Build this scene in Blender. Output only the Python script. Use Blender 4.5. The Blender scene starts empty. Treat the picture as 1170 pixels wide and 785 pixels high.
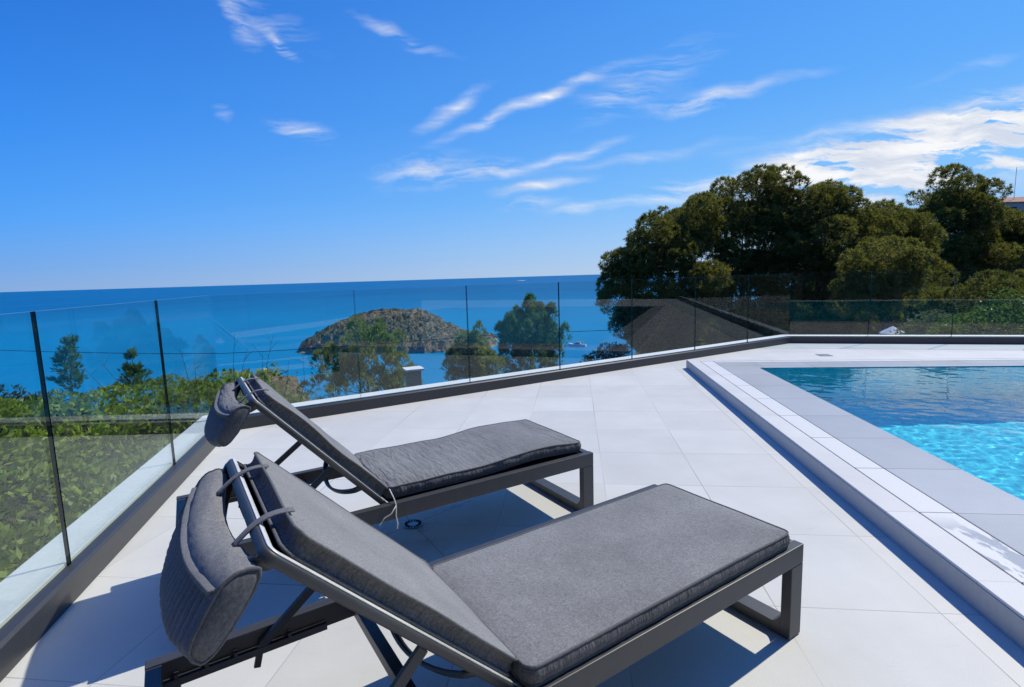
import bpy, bmesh, math, random
import numpy as np
from mathutils import Vector, Matrix, noise

random.seed(7)
RNG = np.random.default_rng(11)
PI = math.pi
rad = math.radians
sc = bpy.context.scene
COL = sc.collection

# ------------------------------------------------------------------ camera numbers (metres, px of the 1170 wide photo)
F_PX, CX, CY, EYE = 600.0, 585.0, 392.5, 1.32
PITCH, ROLL = rad(7.25), rad(1.70)
_fw = Vector((0, math.cos(PITCH), -math.sin(PITCH)))
_up = Vector((0, math.sin(PITCH), math.cos(PITCH)))
_rt = Vector((1, 0, 0))
IX = math.cos(ROLL) * _rt - math.sin(ROLL) * _up
IY = math.sin(ROLL) * _rt + math.cos(ROLL) * _up


def ray(x, y):
    return _fw * F_PX + IX * (x - CX) - IY * (y - CY)


def at(x, y, d):
    """world point seen at photo pixel (x, y), at forward ground distance d"""
    r = ray(x, y)
    return Vector((0, 0, EYE)) + r * (d / r.y)


# ------------------------------------------------------------------ node helpers
def new_mat(name):
    m = bpy.data.materials.new(name)
    m.use_nodes = True
    m.node_tree.nodes.clear()
    return m, m.node_tree


class N:
    """thin wrapper to write node trees"""
    def __init__(s, nt):
        s.nt = nt

    def add(s, t, **kw):
        n = s.nt.nodes.new(t)
        for k, v in kw.items():
            setattr(n, k, v)
        return n

    def put(s, sock, v):
        if isinstance(v, bpy.types.NodeSocket):
            s.nt.links.new(v, sock)
        elif v is not None:
            if isinstance(v, (tuple, list)) and len(v) == 3 and sock.type == 'RGBA':
                v = (*v, 1)
            sock.default_value = v

    def math(s, op, a, b=None, c=None, clamp=False):
        n = s.add('ShaderNodeMath', operation=op, use_clamp=clamp)
        s.put(n.inputs[0], a); s.put(n.inputs[1], b); s.put(n.inputs[2], c)
        return n.outputs[0]

    def vmath(s, op, a, b=None):
        n = s.add('ShaderNodeVectorMath', operation=op)
        s.put(n.inputs[0], a); s.put(n.inputs[1], b)
        return n.outputs['Value'] if op in ('DOT_PRODUCT', 'LENGTH') else n.outputs[0]

    def mix(s, f, a, b, blend='MIX'):
        n = s.add('ShaderNodeMix', data_type='RGBA', blend_type=blend)
        s.put(n.inputs[0], f); s.put(n.inputs[6], a); s.put(n.inputs[7], b)
        return n.outputs[2]

    def noise(s, vec, scale, detail=3, rough=0.5, dist=0.0, dim='3D'):
        n = s.add('ShaderNodeTexNoise', noise_dimensions=dim)
        s.put(n.inputs['Vector'], vec); n.inputs['Scale'].default_value = scale
        n.inputs['Detail'].default_value = detail; n.inputs['Roughness'].default_value = rough
        n.inputs['Distortion'].default_value = dist
        return n.outputs['Fac']

    def ramp(s, f, stops):
        n = s.add('ShaderNodeValToRGB')
        s.put(n.inputs[0], f)
        e = n.color_ramp.elements
        while len(e) < len(stops):
            e.new(0.5)
        for el, (p, c) in zip(e, stops):
            el.position = p
            el.color = (*c, 1) if not isinstance(c, float) else (c, c, c, 1)
        return n.outputs[0]

    def rng(s, v, a, b, c=0.0, d=1.0, smooth=False):
        n = s.add('ShaderNodeMapRange')
        if smooth:
            n.interpolation_type = 'SMOOTHSTEP'
        s.put(n.inputs[0], v)
        for i, x in enumerate((a, b, c, d)):
            s.put(n.inputs[i + 1], x)
        return n.outputs[0]

    def mapping(s, vec, rot=(0, 0, 0), scale=(1, 1, 1), loc=(0, 0, 0)):
        n = s.add('ShaderNodeMapping')
        s.put(n.inputs[0], vec)
        n.inputs['Location'].default_value = loc
        n.inputs['Rotation'].default_value = rot
        n.inputs['Scale'].default_value = scale
        return n.outputs[0]

    def coord(s, which='Object'):
        return s.add('ShaderNodeTexCoord').outputs[which]

    def geo(s, which):
        return s.add('ShaderNodeNewGeometry').outputs[which]

    def bump(s, h, strength=0.3, dist=0.01, normal=None):
        n = s.add('ShaderNodeBump')
        n.inputs['Strength'].default_value = strength
        n.inputs['Distance'].default_value = dist
        s.put(n.inputs['Height'], h)
        if normal is not None:
            s.put(n.inputs['Normal'], normal)
        return n.outputs[0]

    def bsdf(s, color, rough=0.6, metal=0.0, spec=0.5, normal=None, **kw):
        n = s.add('ShaderNodeBsdfPrincipled')
        s.put(n.inputs['Base Color'], color)
        s.put(n.inputs['Roughness'], rough)
        s.put(n.inputs['Metallic'], metal)
        s.put(n.inputs['Specular IOR Level'], spec)
        if normal is not None:
            s.put(n.inputs['Normal'], normal)
        for k, v in kw.items():
            s.put(n.inputs[k], v)
        return n.outputs[0]

    def out(s, sh):
        o = s.add('ShaderNodeOutputMaterial')
        s.nt.links.new(sh, o.inputs['Surface'])


# ------------------------------------------------------------------ materials
M = {}
TILE_ROT = rad(83.0 - 90.0)      # tile grid is parallel to the pool


def tile_material(name, base, joint, size=0.6, off=(0.165, 0.23), gap=0.0035, wet=False, drain=None):
    m, nt = new_mat(name); n = N(nt)
    pos = n.geo('Position')
    p = n.mapping(pos, rot=(0, 0, -TILE_ROT))
    sp = n.add('ShaderNodeSeparateXYZ'); n.put(sp.inputs[0], p)
    ds, cells = [], []
    for ax, o in ((0, off[0]), (1, off[1])):
        q = n.math('DIVIDE', n.math('SUBTRACT', sp.outputs[ax], o), size)
        fr = n.math('FRACT', q)
        d = n.math('MINIMUM', fr, n.math('SUBTRACT', 1.0, fr))
        ds.append(n.math('MULTIPLY', d, size)); cells.append(n.math('FLOOR', q))
    d = n.math('MINIMUM', ds[0], ds[1])
    jn = n.rng(d, gap * 0.45, gap * 0.75, 1.0, 0.0)
    # the joints are cleaner in some places, dirtier in others
    dirt = n.rng(n.noise(pos, 1.1, 4), 0.40, 0.62, 0.18, 0.95)
    if not wet: jn = n.math('MULTIPLY', jn, dirt)
    cb = n.add('ShaderNodeCombineXYZ'); n.put(cb.inputs[0], cells[0]); n.put(cb.inputs[1], cells[1])
    wn = n.add('ShaderNodeTexWhiteNoise', noise_dimensions='2D'); n.put(wn.inputs['Vector'], cb.outputs[0])
    var = n.rng(wn.outputs['Value'], 0, 1, 0.935, 1.03)
    blot = n.rng(n.noise(pos, 2.2, 5, 0.6), 0.3, 0.7, 0.92, 1.04)
    speck = n.rng(n.noise(pos, 260, 2), 0.3, 0.7, 0.93, 1.06)
    scuff = n.rng(n.noise(n.mapping(pos, scale=(1, 3, 1)), 7, 6, 0.7), 0.60, 0.78, 1.0, 0.90)
    k = n.math('MULTIPLY', n.math('MULTIPLY', var, blot), n.math('MULTIPLY', speck, scuff))
    c = n.mix(1.0, base, k, 'MULTIPLY')
    if drain:
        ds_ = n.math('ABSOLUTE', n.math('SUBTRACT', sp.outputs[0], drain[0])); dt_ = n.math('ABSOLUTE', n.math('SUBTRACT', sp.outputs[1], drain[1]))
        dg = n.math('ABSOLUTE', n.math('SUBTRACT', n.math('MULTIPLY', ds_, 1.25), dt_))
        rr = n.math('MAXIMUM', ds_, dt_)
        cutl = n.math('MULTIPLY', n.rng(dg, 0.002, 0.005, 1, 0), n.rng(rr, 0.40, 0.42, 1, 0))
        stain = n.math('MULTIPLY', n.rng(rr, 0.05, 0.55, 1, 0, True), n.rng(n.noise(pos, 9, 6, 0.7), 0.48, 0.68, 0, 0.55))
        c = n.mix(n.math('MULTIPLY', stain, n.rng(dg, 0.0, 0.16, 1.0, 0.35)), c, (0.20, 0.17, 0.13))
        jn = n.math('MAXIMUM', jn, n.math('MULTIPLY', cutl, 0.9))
    c = n.mix(jn, c, joint)
    h = n.math('ADD', n.math('MULTIPLY', n.noise(pos, 120, 3), 0.25), n.math('MULTIPLY', jn, -1.0))
    nm = n.bump(h, 0.25, 0.002)
    n.out(n.bsdf(c, 0.58 if not wet else 0.3, normal=nm, spec=0.4))
    return m


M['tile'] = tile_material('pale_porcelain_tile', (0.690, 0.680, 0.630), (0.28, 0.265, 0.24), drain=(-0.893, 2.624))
M['coping'] = tile_material('pale_coping_tile', (0.72, 0.71, 0.675), (0.34, 0.33, 0.31), off=(0.165, 0.27))
M['wet_coping'] = tile_material('grey_wet_coping_tile', (0.56, 0.56, 0.545), (0.25, 0.25, 0.25), off=(1.70, 0.27), gap=0.006, wet=True)


def grate_material():
    m, nt = new_mat('overflow_grate_tile'); n = N(nt)
    pos = n.geo('Position')
    blot = n.rng(n.noise(n.mapping(pos, rot=(0, 0, -TILE_ROT), scale=(3.0, 1.1, 1)), 2.6, 5, 0.55), 0.50, 0.525, 0, 1)
    sep = n.add('ShaderNodeSeparateXYZ'); n.put(sep.inputs[0], n.mapping(pos, rot=(0, 0, -TILE_ROT)))
    near = n.rng(sep.outputs[1], 2.45, 2.65, 1, 0)
    wet = n.math('MULTIPLY', blot, near)
    c = n.mix(wet, (0.73, 0.725, 0.70), (0.50, 0.50, 0.495))
    c = n.mix(1.0, c, n.rng(n.noise(pos, 200, 2), 0.3, 0.7, 0.95, 1.05), 'MULTIPLY')
    fr = n.math('FRACT', n.math('DIVIDE', n.math('SUBTRACT', sep.outputs[1], 0.27), 0.6))
    jd = n.math('MULTIPLY', n.math('MINIMUM', fr, n.math('SUBTRACT', 1.0, fr)), 0.6)
    c = n.mix(n.rng(jd, 0.003, 0.0045, 1.0, 0.0), c, (0.12, 0.12, 0.115))
    n.out(n.bsdf(c, n.rng(wet, 0, 1, 0.55, 0.25), normal=n.bump(n.noise(pos, 120, 3), 0.1, 0.002)))
    return m


M['grate'] = grate_material()


def plain(name, col, rough=0.6, metal=0.0, spec=0.5, nscale=60, namt=0.12, bump=0.1, bdist=0.003, big=True):
    m, nt = new_mat(name); n = N(nt)
    pos = n.coord('Object')
    k = n.rng(n.noise(pos, nscale, 4), 0.3, 0.7, 1 - namt, 1 + namt)
    if big:
        k = n.math('MULTIPLY', k, n.rng(n.noise(pos, nscale / 14, 4), 0.3, 0.7, 1 - namt, 1 + namt))
    c = n.mix(1.0, col, k, 'MULTIPLY')
    nm = n.bump(n.noise(pos, nscale, 4), bump, bdist) if bump else None
    n.out(n.bsdf(c, rough, metal, spec, normal=nm))
    return m


M['riser'] = plain('grey_riser_tile', (0.47, 0.47, 0.46), 0.6, nscale=40, namt=0.05)
M['white_wall'] = plain('white_render', (0.78, 0.775, 0.75), 0.7, nscale=40, namt=0.05)
M['channel'] = plain('dark_grey_painted_metal', (0.046, 0.047, 0.050), 0.42, nscale=30, namt=0.07, bump=0.03)
M['frame'] = plain('anthracite_powder_coat', (0.052, 0.053, 0.057), 0.45, metal=0.0, spec=0.6, nscale=300, namt=0.10, bump=0.05, bdist=0.001)
M['tube'] = plain('anthracite_tube_coat', (0.065, 0.065, 0.066), 0.45, metal=0.0, spec=0.5, nscale=300, namt=0.08, bump=0.03, bdist=0.001)
M['strip'] = plain('pale_tube_edge', (0.80, 0.79, 0.76), 0.35, metal=0.15, nscale=200, namt=0.12, bump=0.03, bdist=0.001)
M['sling'] = plain('black_sling_mesh', (0.02, 0.021, 0.024), 0.75, nscale=500, namt=0.3, bump=0.2, bdist=0.001)
M['drain_metal'] = plain('brushed_drain_steel', (0.30, 0.30, 0.31), 0.4, metal=0.7, nscale=80, namt=0.15)
M['drain_dark'] = plain('dark_drain_slot', (0.02, 0.02, 0.02), 0.8, nscale=50, namt=0.1)
M['bark'] = plain('pine_bark', (0.10, 0.075, 0.055), 0.9, nscale=9, namt=0.35, bump=0.8, bdist=0.03)
M['twig'] = plain('dry_grey_twig', (0.10, 0.085, 0.07), 0.9, nscale=20, namt=0.2)
M['roof_tile'] = plain('terracotta_roof', (0.34, 0.14, 0.08), 0.8, nscale=6, namt=0.25)
M['stucco'] = plain('pale_stucco', (0.62, 0.60, 0.56), 0.8, nscale=5, namt=0.08)
M['window_dark'] = plain('dark_window_glass', (0.02, 0.025, 0.03), 0.15, nscale=2, namt=0.1, bump=0)
M['white_metal'] = plain('white_painted_metal', (0.75, 0.75, 0.75), 0.4, nscale=8, namt=0.06)
M['boat_white'] = plain('white_boat_gelcoat', (0.80, 0.79, 0.76), 0.3, nscale=2, namt=0.05, bump=0)
M['boat_tan'] = plain('tan_boat_deck', (0.42, 0.30, 0.20), 0.6, nscale=3, namt=0.15)
M['canvas'] = plain('pale_canvas', (0.62, 0.66, 0.72), 0.8, nscale=10, namt=0.06)
M['brick'] = plain('brown_chimney_render', (0.36, 0.26, 0.17), 0.85, nscale=12, namt=0.25, bump=0.4, bdist=0.02)
M['cord'] = plain('white_cord', (0.65, 0.64, 0.60), 0.8, nscale=400, namt=0.1)
M['cable'] = plain('black_cable', (0.02, 0.02, 0.022), 0.6, nscale=10, namt=0.1, bump=0)


def fabric(name, dark, light, rough=0.95, gather=False, ribs=False, folds=0.0):
    m, nt = new_mat(name); n = N(nt)
    at_ = n.add('ShaderNodeAttribute', attribute_name='rest')
    p = at_.outputs['Vector']
    a = n.noise(n.mapping(p, scale=(1, 3.5, 1)), 130, 3, 0.7)
    b = n.noise(n.mapping(p, scale=(3.5, 1, 1)), 130, 3, 0.7)
    w = n.math('ADD', n.math('MULTIPLY', a, 0.6), n.math('MULTIPLY', b, 0.4))
    w = n.rng(w, 0.36, 0.64)
    fade = n.rng(n.noise(p, 5, 4, 0.6), 0.3, 0.7, 0.86, 1.12)
    c = n.mix(1.0, n.mix(w, dark, light), fade, 'MULTIPLY')
    h = n.math('ADD', n.math('MULTIPLY', w, 0.02), n.noise(p, 26, 3, 0.5, 0.6))
    if folds:
        fl = n.noise(n.mapping(p, rot=(0, 0, 0.18), scale=(30, 5.5, 1)), 1.0, 3, 0.5, 0.9)
        sx = n.add('ShaderNodeSeparateXYZ'); n.put(sx.inputs[0], p)
        near = n.rng(n.math('FRACT', sx.outputs[0]), 0.05, 0.75, 1.0, 0.18)
        h = n.math('ADD', h, n.math('MULTIPLY', n.math('MULTIPLY', fl, near), folds))
    if ribs:
        sx = n.add('ShaderNodeSeparateXYZ'); n.put(sx.inputs[0], p)
        tri = n.math('PINGPONG', sx.outputs[1], 0.0135)
        c = n.mix(n.rng(tri, 0.0, 0.0030, 0.42, 0.0), c, (0.02, 0.022, 0.028))
        h = n.math('ADD', h, n.rng(tri, 0.0, 0.010, 0.0, 0.6, True))
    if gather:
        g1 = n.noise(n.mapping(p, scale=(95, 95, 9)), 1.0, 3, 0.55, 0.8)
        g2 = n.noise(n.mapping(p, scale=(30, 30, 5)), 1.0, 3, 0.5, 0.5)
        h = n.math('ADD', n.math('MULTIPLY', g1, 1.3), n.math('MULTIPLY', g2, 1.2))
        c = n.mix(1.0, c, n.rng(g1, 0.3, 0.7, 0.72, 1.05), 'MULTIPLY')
    nm = n.bump(h, 0.60 if gather or folds > 3 else 0.30, 0.007 if gather or folds > 3 else 0.005)
    n.out(n.bsdf(c, rough, spec=0.15, normal=nm, **{'Sheen Weight': 0.08}))
    return m


M['fabric'] = fabric('grey_melange_fabric', (0.155, 0.153, 0.150), (0.345, 0.341, 0.335), folds=1.6)
M['fabric_weathered'] = fabric('grey_weathered_fabric', (0.145, 0.145, 0.146), (0.295, 0.296, 0.297), folds=6.0)
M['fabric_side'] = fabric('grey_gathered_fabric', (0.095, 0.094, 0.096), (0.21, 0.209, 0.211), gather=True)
M['piping'] = fabric('dark_grey_piping_fabric', (0.10, 0.10, 0.102), (0.19, 0.19, 0.192))
M['fabric_ribbed'] = fabric('grey_ribbed_shade_fabric', (0.11, 0.11, 0.118), (0.21, 0.21, 0.22), ribs=True)  # cloth colour lowered to paint in the shade on the rear panel
M['fabric_end'] = fabric('shade_darkened_end_fabric', (0.09, 0.09, 0.095), (0.19, 0.19, 0.195))  # same cloth, darkened in colour to deepen the shade on the ends
M['strap'] = fabric('grey_strap_fabric', (0.13, 0.13, 0.14), (0.24, 0.24, 0.25))


def glass_material():
    m, nt = new_mat('clear_safety_glass'); n = N(nt)
    tr = n.add('ShaderNodeBsdfTransparent'); tr.inputs[0].default_value = (0.945, 0.978, 0.962, 1)
    gl = n.add('ShaderNodeBsdfGlossy'); gl.inputs['Roughness'].default_value = 0.0
    gl.inputs[0].default_value = (1, 1, 1, 1)
    pos = n.geo('Position')
    nm = n.bump(n.noise(pos, 0.9, 2), 0.03, 0.02); n.put(gl.inputs['Normal'], nm)
    dt = n.math('ABSOLUTE', n.vmath('DOT_PRODUCT', n.geo('Normal'), n.geo('Incoming')))
    f5 = n.math('POWER', n.math('SUBTRACT', 1.0, dt), 5.0)
    fr = n.math('MULTIPLY_ADD', f5, 0.60, 0.032)
    mx = n.add('ShaderNodeMixShader')
    n.put(mx.inputs[0], fr)
    nt.links.new(tr.outputs[0], mx.inputs[1]); nt.links.new(gl.outputs[0], mx.inputs[2])
    n.out(mx.outputs[0])
    return m


M['glass'] = glass_material()
M['glass_edge'] = plain('dark_green_glass_edge', (0.012, 0.030, 0.026), 0.2, nscale=10, namt=0.1, bump=0)
M['glass_top'] = plain('pale_green_polished_glass_edge', (0.20, 0.30, 0.29), 0.15, nscale=10, namt=0.1, bump=0)


def leaf_material(name, cols, trans=0.35, rough=0.55):
    m, nt = new_mat(name); n = N(nt)
    r = n.geo('Random Per Island')
    p = n.coord('Object')
    cl = n.rng(n.noise(p, 0.9, 3), 0.35, 0.65)
    f = n.math('ADD', n.math('MULTIPLY', r, 0.6), n.math('MULTIPLY', cl, 0.4))
    st = [(i / (len(cols) - 1), c) for i, c in enumerate(cols)]
    c = n.ramp(f, st)
    b = n.bsdf(c, rough, spec=0.35)
    t = n.add('ShaderNodeBsdfTranslucent'); n.put(t.inputs[0], n.mix(1.0, c, (1.25, 1.3, 0.6), 'MULTIPLY'))
    mx = n.add('ShaderNodeMixShader'); mx.inputs[0].default_value = trans
    nt.links.new(b, mx.inputs[1]); nt.links.new(t.outputs[0], mx.inputs[2])
    n.out(mx.outputs[0])
    return m


M['pine'] = leaf_material('pine_needles', [(0.056, 0.064, 0.018), (0.155, 0.152, 0.042), (0.30, 0.272, 0.08)], 0.48)
M['pine_light'] = leaf_material('young_pine_needles', [(0.10, 0.11, 0.03), (0.20, 0.19, 0.055), (0.32, 0.29, 0.09)], 0.45)
M['pine_blue'] = leaf_material('blue_green_needles', [(0.05, 0.12, 0.065), (0.10, 0.21, 0.11), (0.18, 0.31, 0.16)], 0.45)
M['olive'] = leaf_material('olive_grey_leaves', [(0.12, 0.16, 0.06), (0.24, 0.29, 0.12), (0.36, 0.40, 0.20)], 0.48)
M['broad'] = leaf_material('bright_broad_leaves', [(0.09, 0.13, 0.02), (0.24, 0.32, 0.05), (0.42, 0.52, 0.12)], 0.50, 0.40)
M['hedge'] = leaf_material('hedge_leaves', [(0.07, 0.11, 0.02), (0.15, 0.21, 0.045), (0.24, 0.29, 0.09)], 0.38, 0.45)
M['pale_bush'] = leaf_material('pale_bush_leaves', [(0.12, 0.15, 0.07), (0.20, 0.22, 0.12), (0.30, 0.30, 0.20)], 0.3)
M['maquis'] = leaf_material('maquis_leaves', [(0.035, 0.055, 0.022), (0.06, 0.085, 0.03), (0.09, 0.115, 0.05)], 0.25)


def rock_material(name, rock_a, rock_b, scrub_a, scrub_b, scrub_amount, scale):
    m, nt = new_mat(name); n = N(nt)
    p = n.geo('Position')
    sp = n.add('ShaderNodeSeparateXYZ'); n.put(sp.inputs[0], n.geo('Normal'))
    strata = n.noise(n.mapping(p, scale=(0.5, 0.5, 3.0)), scale * 0.9, 6, 0.65)
    rc = n.mix(n.rng(strata, 0.35, 0.65), rock_a, rock_b)
    sn = n.noise(p, scale * 1.6, 6, 0.7)
    sc_c = n.mix(n.rng(n.noise(p, scale * 5, 4), 0.35, 0.65), scrub_a, scrub_b)
    flat = n.math('ADD', n.math('MULTIPLY', sp.outputs[2], 0.55), n.math('MULTIPLY', sn, 0.9))
    f = n.rng(flat, 1.02 - scrub_amount, 1.10 - scrub_amount)
    c = n.mix(f, rc, sc_c)
    zz = n.add('ShaderNodeSeparateXYZ'); n.put(zz.inputs[0], p)
    low = n.rng(n.math('ADD', zz.outputs[2], n.math('MULTIPLY', n.noise(p, scale * 2, 4), 4.0)), -56.0, -50.5, 0.75, 0.0)
    c = n.mix(low, c, (0.46, 0.38, 0.28))
    h = n.math('ADD', n.noise(p, scale * 3, 7, 0.65), n.math('MULTIPLY', n.noise(p, scale * 10, 4), 0.4))
    n.out(n.bsdf(c, 0.95, spec=0.15, normal=n.bump(h, 1.0, 1.2 / scale * 0.25)))
    return m


M['island'] = rock_material('island_rock_and_scrub', (0.19, 0.145, 0.10), (0.36, 0.285, 0.20), (0.050, 0.062, 0.030), (0.12, 0.115, 0.065), 0.235, 0.11)
M['headland'] = rock_material('headland_rock', (0.17, 0.125, 0.08), (0.31, 0.24, 0.165), (0.06, 0.07, 0.03), (0.11, 0.12, 0.05), 0.10, 0.45)
M['hill'] = rock_material('hillside_soil_and_scrub', (0.16, 0.13, 0.09), (0.24, 0.20, 0.14), (0.035, 0.05, 0.02), (0.07, 0.085, 0.03), 0.35, 0.25)


def sea_material():
    m, nt = new_mat('sea_water'); n = N(nt)
    p = n.geo('Position')
    dist = n.vmath('LENGTH', n.vmath('MULTIPLY', p, (1, 1, 0)))
    big = n.noise(n.mapping(p, rot=(0, 0, 0.5), scale=(1, 0.35, 1)), 0.004, 4, 0.6)
    near = n.rng(dist, 300, 2500, 1, 0, True)
    deep = n.mix(n.rng(big, 0.35, 0.65), (0.000, 0.118, 0.290), (0.000, 0.142, 0.335))
    shallow = n.mix(n.rng(big, 0.35, 0.65), (0.000, 0.190, 0.400), (0.000, 0.228, 0.445))
    c = n.mix(near, deep, shallow)
    h = n.math('ADD', n.noise(n.mapping(p, rot=(0, 0, 0.4), scale=(1, 0.5, 1)), 0.25, 6, 0.6),
               n.math('MULTIPLY', n.noise(p, 0.03, 4), 2.0))
    n.out(n.bsdf(c, 0.45, spec=0.05, normal=n.bump(h, 0.5, 0.6)))
    return m


M['sea'] = sea_material()


def mosaic_material():
    m, nt = new_mat('aqua_glass_mosaic'); n = N(nt)
    p = n.mapping(n.geo('Position'), rot=(0, 0, -TILE_ROT))
    sc_ = n.vmath('MULTIPLY', p, (1 / 0.025,) * 3)
    cell = n.vmath('FLOOR', sc_); fr = n.vmath('FRACTION', sc_)
    wn = n.add('ShaderNodeTexWhiteNoise', noise_dimensions='3D'); n.put(wn.inputs['Vector'], n.vmath('ADD', cell, (0.5, 0.5, 0.5)))
    c = n.ramp(wn.outputs['Value'], [(0, (0.005, 0.50, 0.66)), (0.5, (0.010, 0.68, 0.82)), (1, (0.05, 0.84, 0.92))])
    n.out(n.bsdf(c, 0.35))
    return m


M['mosaic'] = mosaic_material()


def pool_water_material():
    m, nt = new_mat('pool_water'); n = N(nt)
    p = n.mapping(n.geo('Position'), rot=(0, 0, 0.3), scale=(1, 1.25, 1))
    h = n.math('ADD', n.noise(p, 3.2, 3, 0.55, 0.4), n.math('MULTIPLY', n.noise(p, 13, 2, 0.5, 0.3), 0.16))
    nm = n.bump(h, 0.75, 0.035)
    g = n.add('ShaderNodeBsdfRefraction'); g.inputs['IOR'].default_value = 1.33; g.inputs['Roughness'].default_value = 0.0
    return m


def pool_water_glass():
    m, nt = new_mat('pool_water'); n = N(nt)
    g = n.add('ShaderNodeBsdfGlass'); g.inputs['IOR'].default_value = 1.333; g.inputs['Roughness'].default_value = 0.0
    g.inputs[0].default_value = (0.90, 0.99, 1.0, 1)
    n.out(g.outputs[0])
    return m


M['pool_water'] = pool_water_glass()


# ------------------------------------------------------------------ mesh helpers
def link(name, me, mat, parent=None, smooth=False):
    o = bpy.data.objects.new(name, me)
    COL.objects.link(o)
    for mt in (mat if isinstance(mat, (list, tuple)) else [mat]):
        if mt is not None:
            me.materials.append(mt)
    if smooth:
        me.polygons.foreach_set('use_smooth', [True] * len(me.polygons))
    if parent is not None:
        o.parent = parent
    return o


def tag(o, label=None, cat=None, group=None, kind=None):
    if label: o['label'] = label
    if cat: o['category'] = cat
    if group: o['group'] = group
    if kind: o['kind'] = kind
    return o


def empty(name, loc=(0, 0, 0), rz=0.0):
    o = bpy.data.objects.new(name, None)
    COL.objects.link(o)
    o.location = loc; o.rotation_euler = (0, 0, rz)
    o.empty_display_size = 0.1
    return o


def from_bm(name, bm, mat, parent=None, smooth=False, bevel=0.0, seg=2, rest=False):
    if bevel:
        bmesh.ops.bevel(bm, geom=bm.edges[:], offset=bevel, segments=seg, affect='EDGES', profile=0.6, clamp_overlap=True)
    bmesh.ops.recalc_face_normals(bm, faces=bm.faces[:])
    me = bpy.data.meshes.new(name); bm.to_mesh(me); bm.free()
    if rest or (hasattr(mat, 'name') and 'fabric' in mat.name):
        ra = me.attributes.new('rest', 'FLOAT_VECTOR', 'POINT')
        co = np.empty(len(me.vertices) * 3, dtype=np.float32); me.vertices.foreach_get('co', co)
        ra.data.foreach_set('vector', co)
    return link(name, me, mat, parent, smooth)


def hexa(bm, pts):
    vs = [bm.verts.new(p) for p in pts]
    for f in ((0, 3, 2, 1), (4, 5, 6, 7), (0, 1, 5, 4), (1, 2, 6, 5), (2, 3, 7, 6), (3, 0, 4, 7)):
        bm.faces.new([vs[i] for i in f])


def box(bm, x0, x1, y0, y1, z0, z1):
    hexa(bm, [(x0, y0, z0), (x1, y0, z0), (x1, y1, z0), (x0, y1, z0), (x0, y0, z1), (x1, y0, z1), (x1, y1, z1), (x0, y1, z1)])


def bar(bm, a, b, w, h, up=(0, 0, 1)):
    a, b = Vector(a), Vector(b); d = (b - a).normalized()
    s = d.cross(Vector(up)).normalized(); u = s.cross(d)
    s *= w / 2; u *= h / 2
    hexa(bm, [a - s - u, b - s - u, b + s - u, a + s - u, a - s + u, b - s + u, b + s + u, a + s + u])


def sweep(bm, pts, prof, up=(0, 0, 1), closed=False, side=None):
    """sweep a closed 2D profile [(s, u)...] along pts"""
    pts = [Vector(p) for p in pts]; n = len(pts); rings = []
    for i, p in enumerate(pts):
        if closed:
            d = pts[(i + 1) % n] - pts[i - 1]
        else:
            d = pts[min(i + 1, n - 1)] - pts[max(i - 1, 0)]
        d.normalize()
        s = Vector(side) if side is not None else d.cross(Vector(up)).normalized()
        u = s.cross(d).normalized()
        rings.append([bm.verts.new(p + s * a + u * b) for a, b in prof])
    k = len(prof)
    for i in range(n if closed else n - 1):
        r0, r1 = rings[i], rings[(i + 1) % n]
        for j in range(k):
            bm.faces.new((r0[j], r0[(j + 1) % k], r1[(j + 1) % k], r1[j]))
    if not closed:
        bm.faces.new(rings[0][::-1]); bm.faces.new(rings[-1])


def circ(r, k=8):
    return [(r * math.cos(2 * PI * i / k), r * math.sin(2 * PI * i / k)) for i in range(k)]


def rrect(w, h, r, k=3):
    out = []
    for cx, cy, a0 in ((w / 2 - r, h / 2 - r, 0), (-w / 2 + r, h / 2 - r, 90), (-w / 2 + r, -h / 2 + r, 180), (w / 2 - r, -h / 2 + r, 270)):
        for i in range(k + 1):
            a = rad(a0 + 90 * i / k); out.append((cx + r * math.cos(a), cy + r * math.sin(a)))
    return out


def prism(bm, poly, z0, z1):
    lo = [bm.verts.new((x, y, z0)) for x, y in poly]; hi = [bm.verts.new((x, y, z1)) for x, y in poly]
    bm.faces.new(lo[::-1]); bm.faces.new(hi)
    for i in range(len(poly)):
        j = (i + 1) % len(poly); bm.faces.new((lo[i], lo[j], hi[j], hi[i]))


def taper_tube(bm, pts, rads, k=7):
    pts = [Vector(p) for p in pts]; rings = []
    for i, p in enumerate(pts):
        d = (pts[min(i + 1, len(pts) - 1)] - pts[max(i - 1, 0)]).normalized()
        s = d.cross(Vector((0.3, 0.9, 0.1))).normalized(); u = s.cross(d)
        rings.append([bm.verts.new(p + (s * math.cos(2 * PI * j / k) + u * math.sin(2 * PI * j / k)) * rads[i]) for j in range(k)])
    for r0, r1 in zip(rings, rings[1:]):
        for j in range(k):
            bm.faces.new((r0[j], r0[(j + 1) % k], r1[(j + 1) % k], r1[j]))
    bm.faces.new(rings[-1])


# ------------------------------------------------------------------ terrace geometry (plan)
E_B = Vector((math.cos(rad(31.3)), math.sin(rad(31.3)), 0))         # along the long back parapet
C_L = Vector((-2.59, 4.65, 0))                                        # inner corner left / back
C_R = Vector((4.973, 9.265, 0))                                       # inner corner back / right
E_B = (C_R - C_L).normalized()
E_L = Vector((math.cos(rad(-74.9)), math.sin(rad(-74.9)), 0))         # along the left parapet, coming towards us
E_R = Vector((math.cos(rad(-16.0)), math.sin(rad(-16.0)), 0))         # along the right parapet
L_END = C_L + E_L * 9.0
R_END = C_R + E_R * 17.0


def outn(e, sgn):
    return Vector((-e.y, e.x, 0)) * sgn


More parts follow.
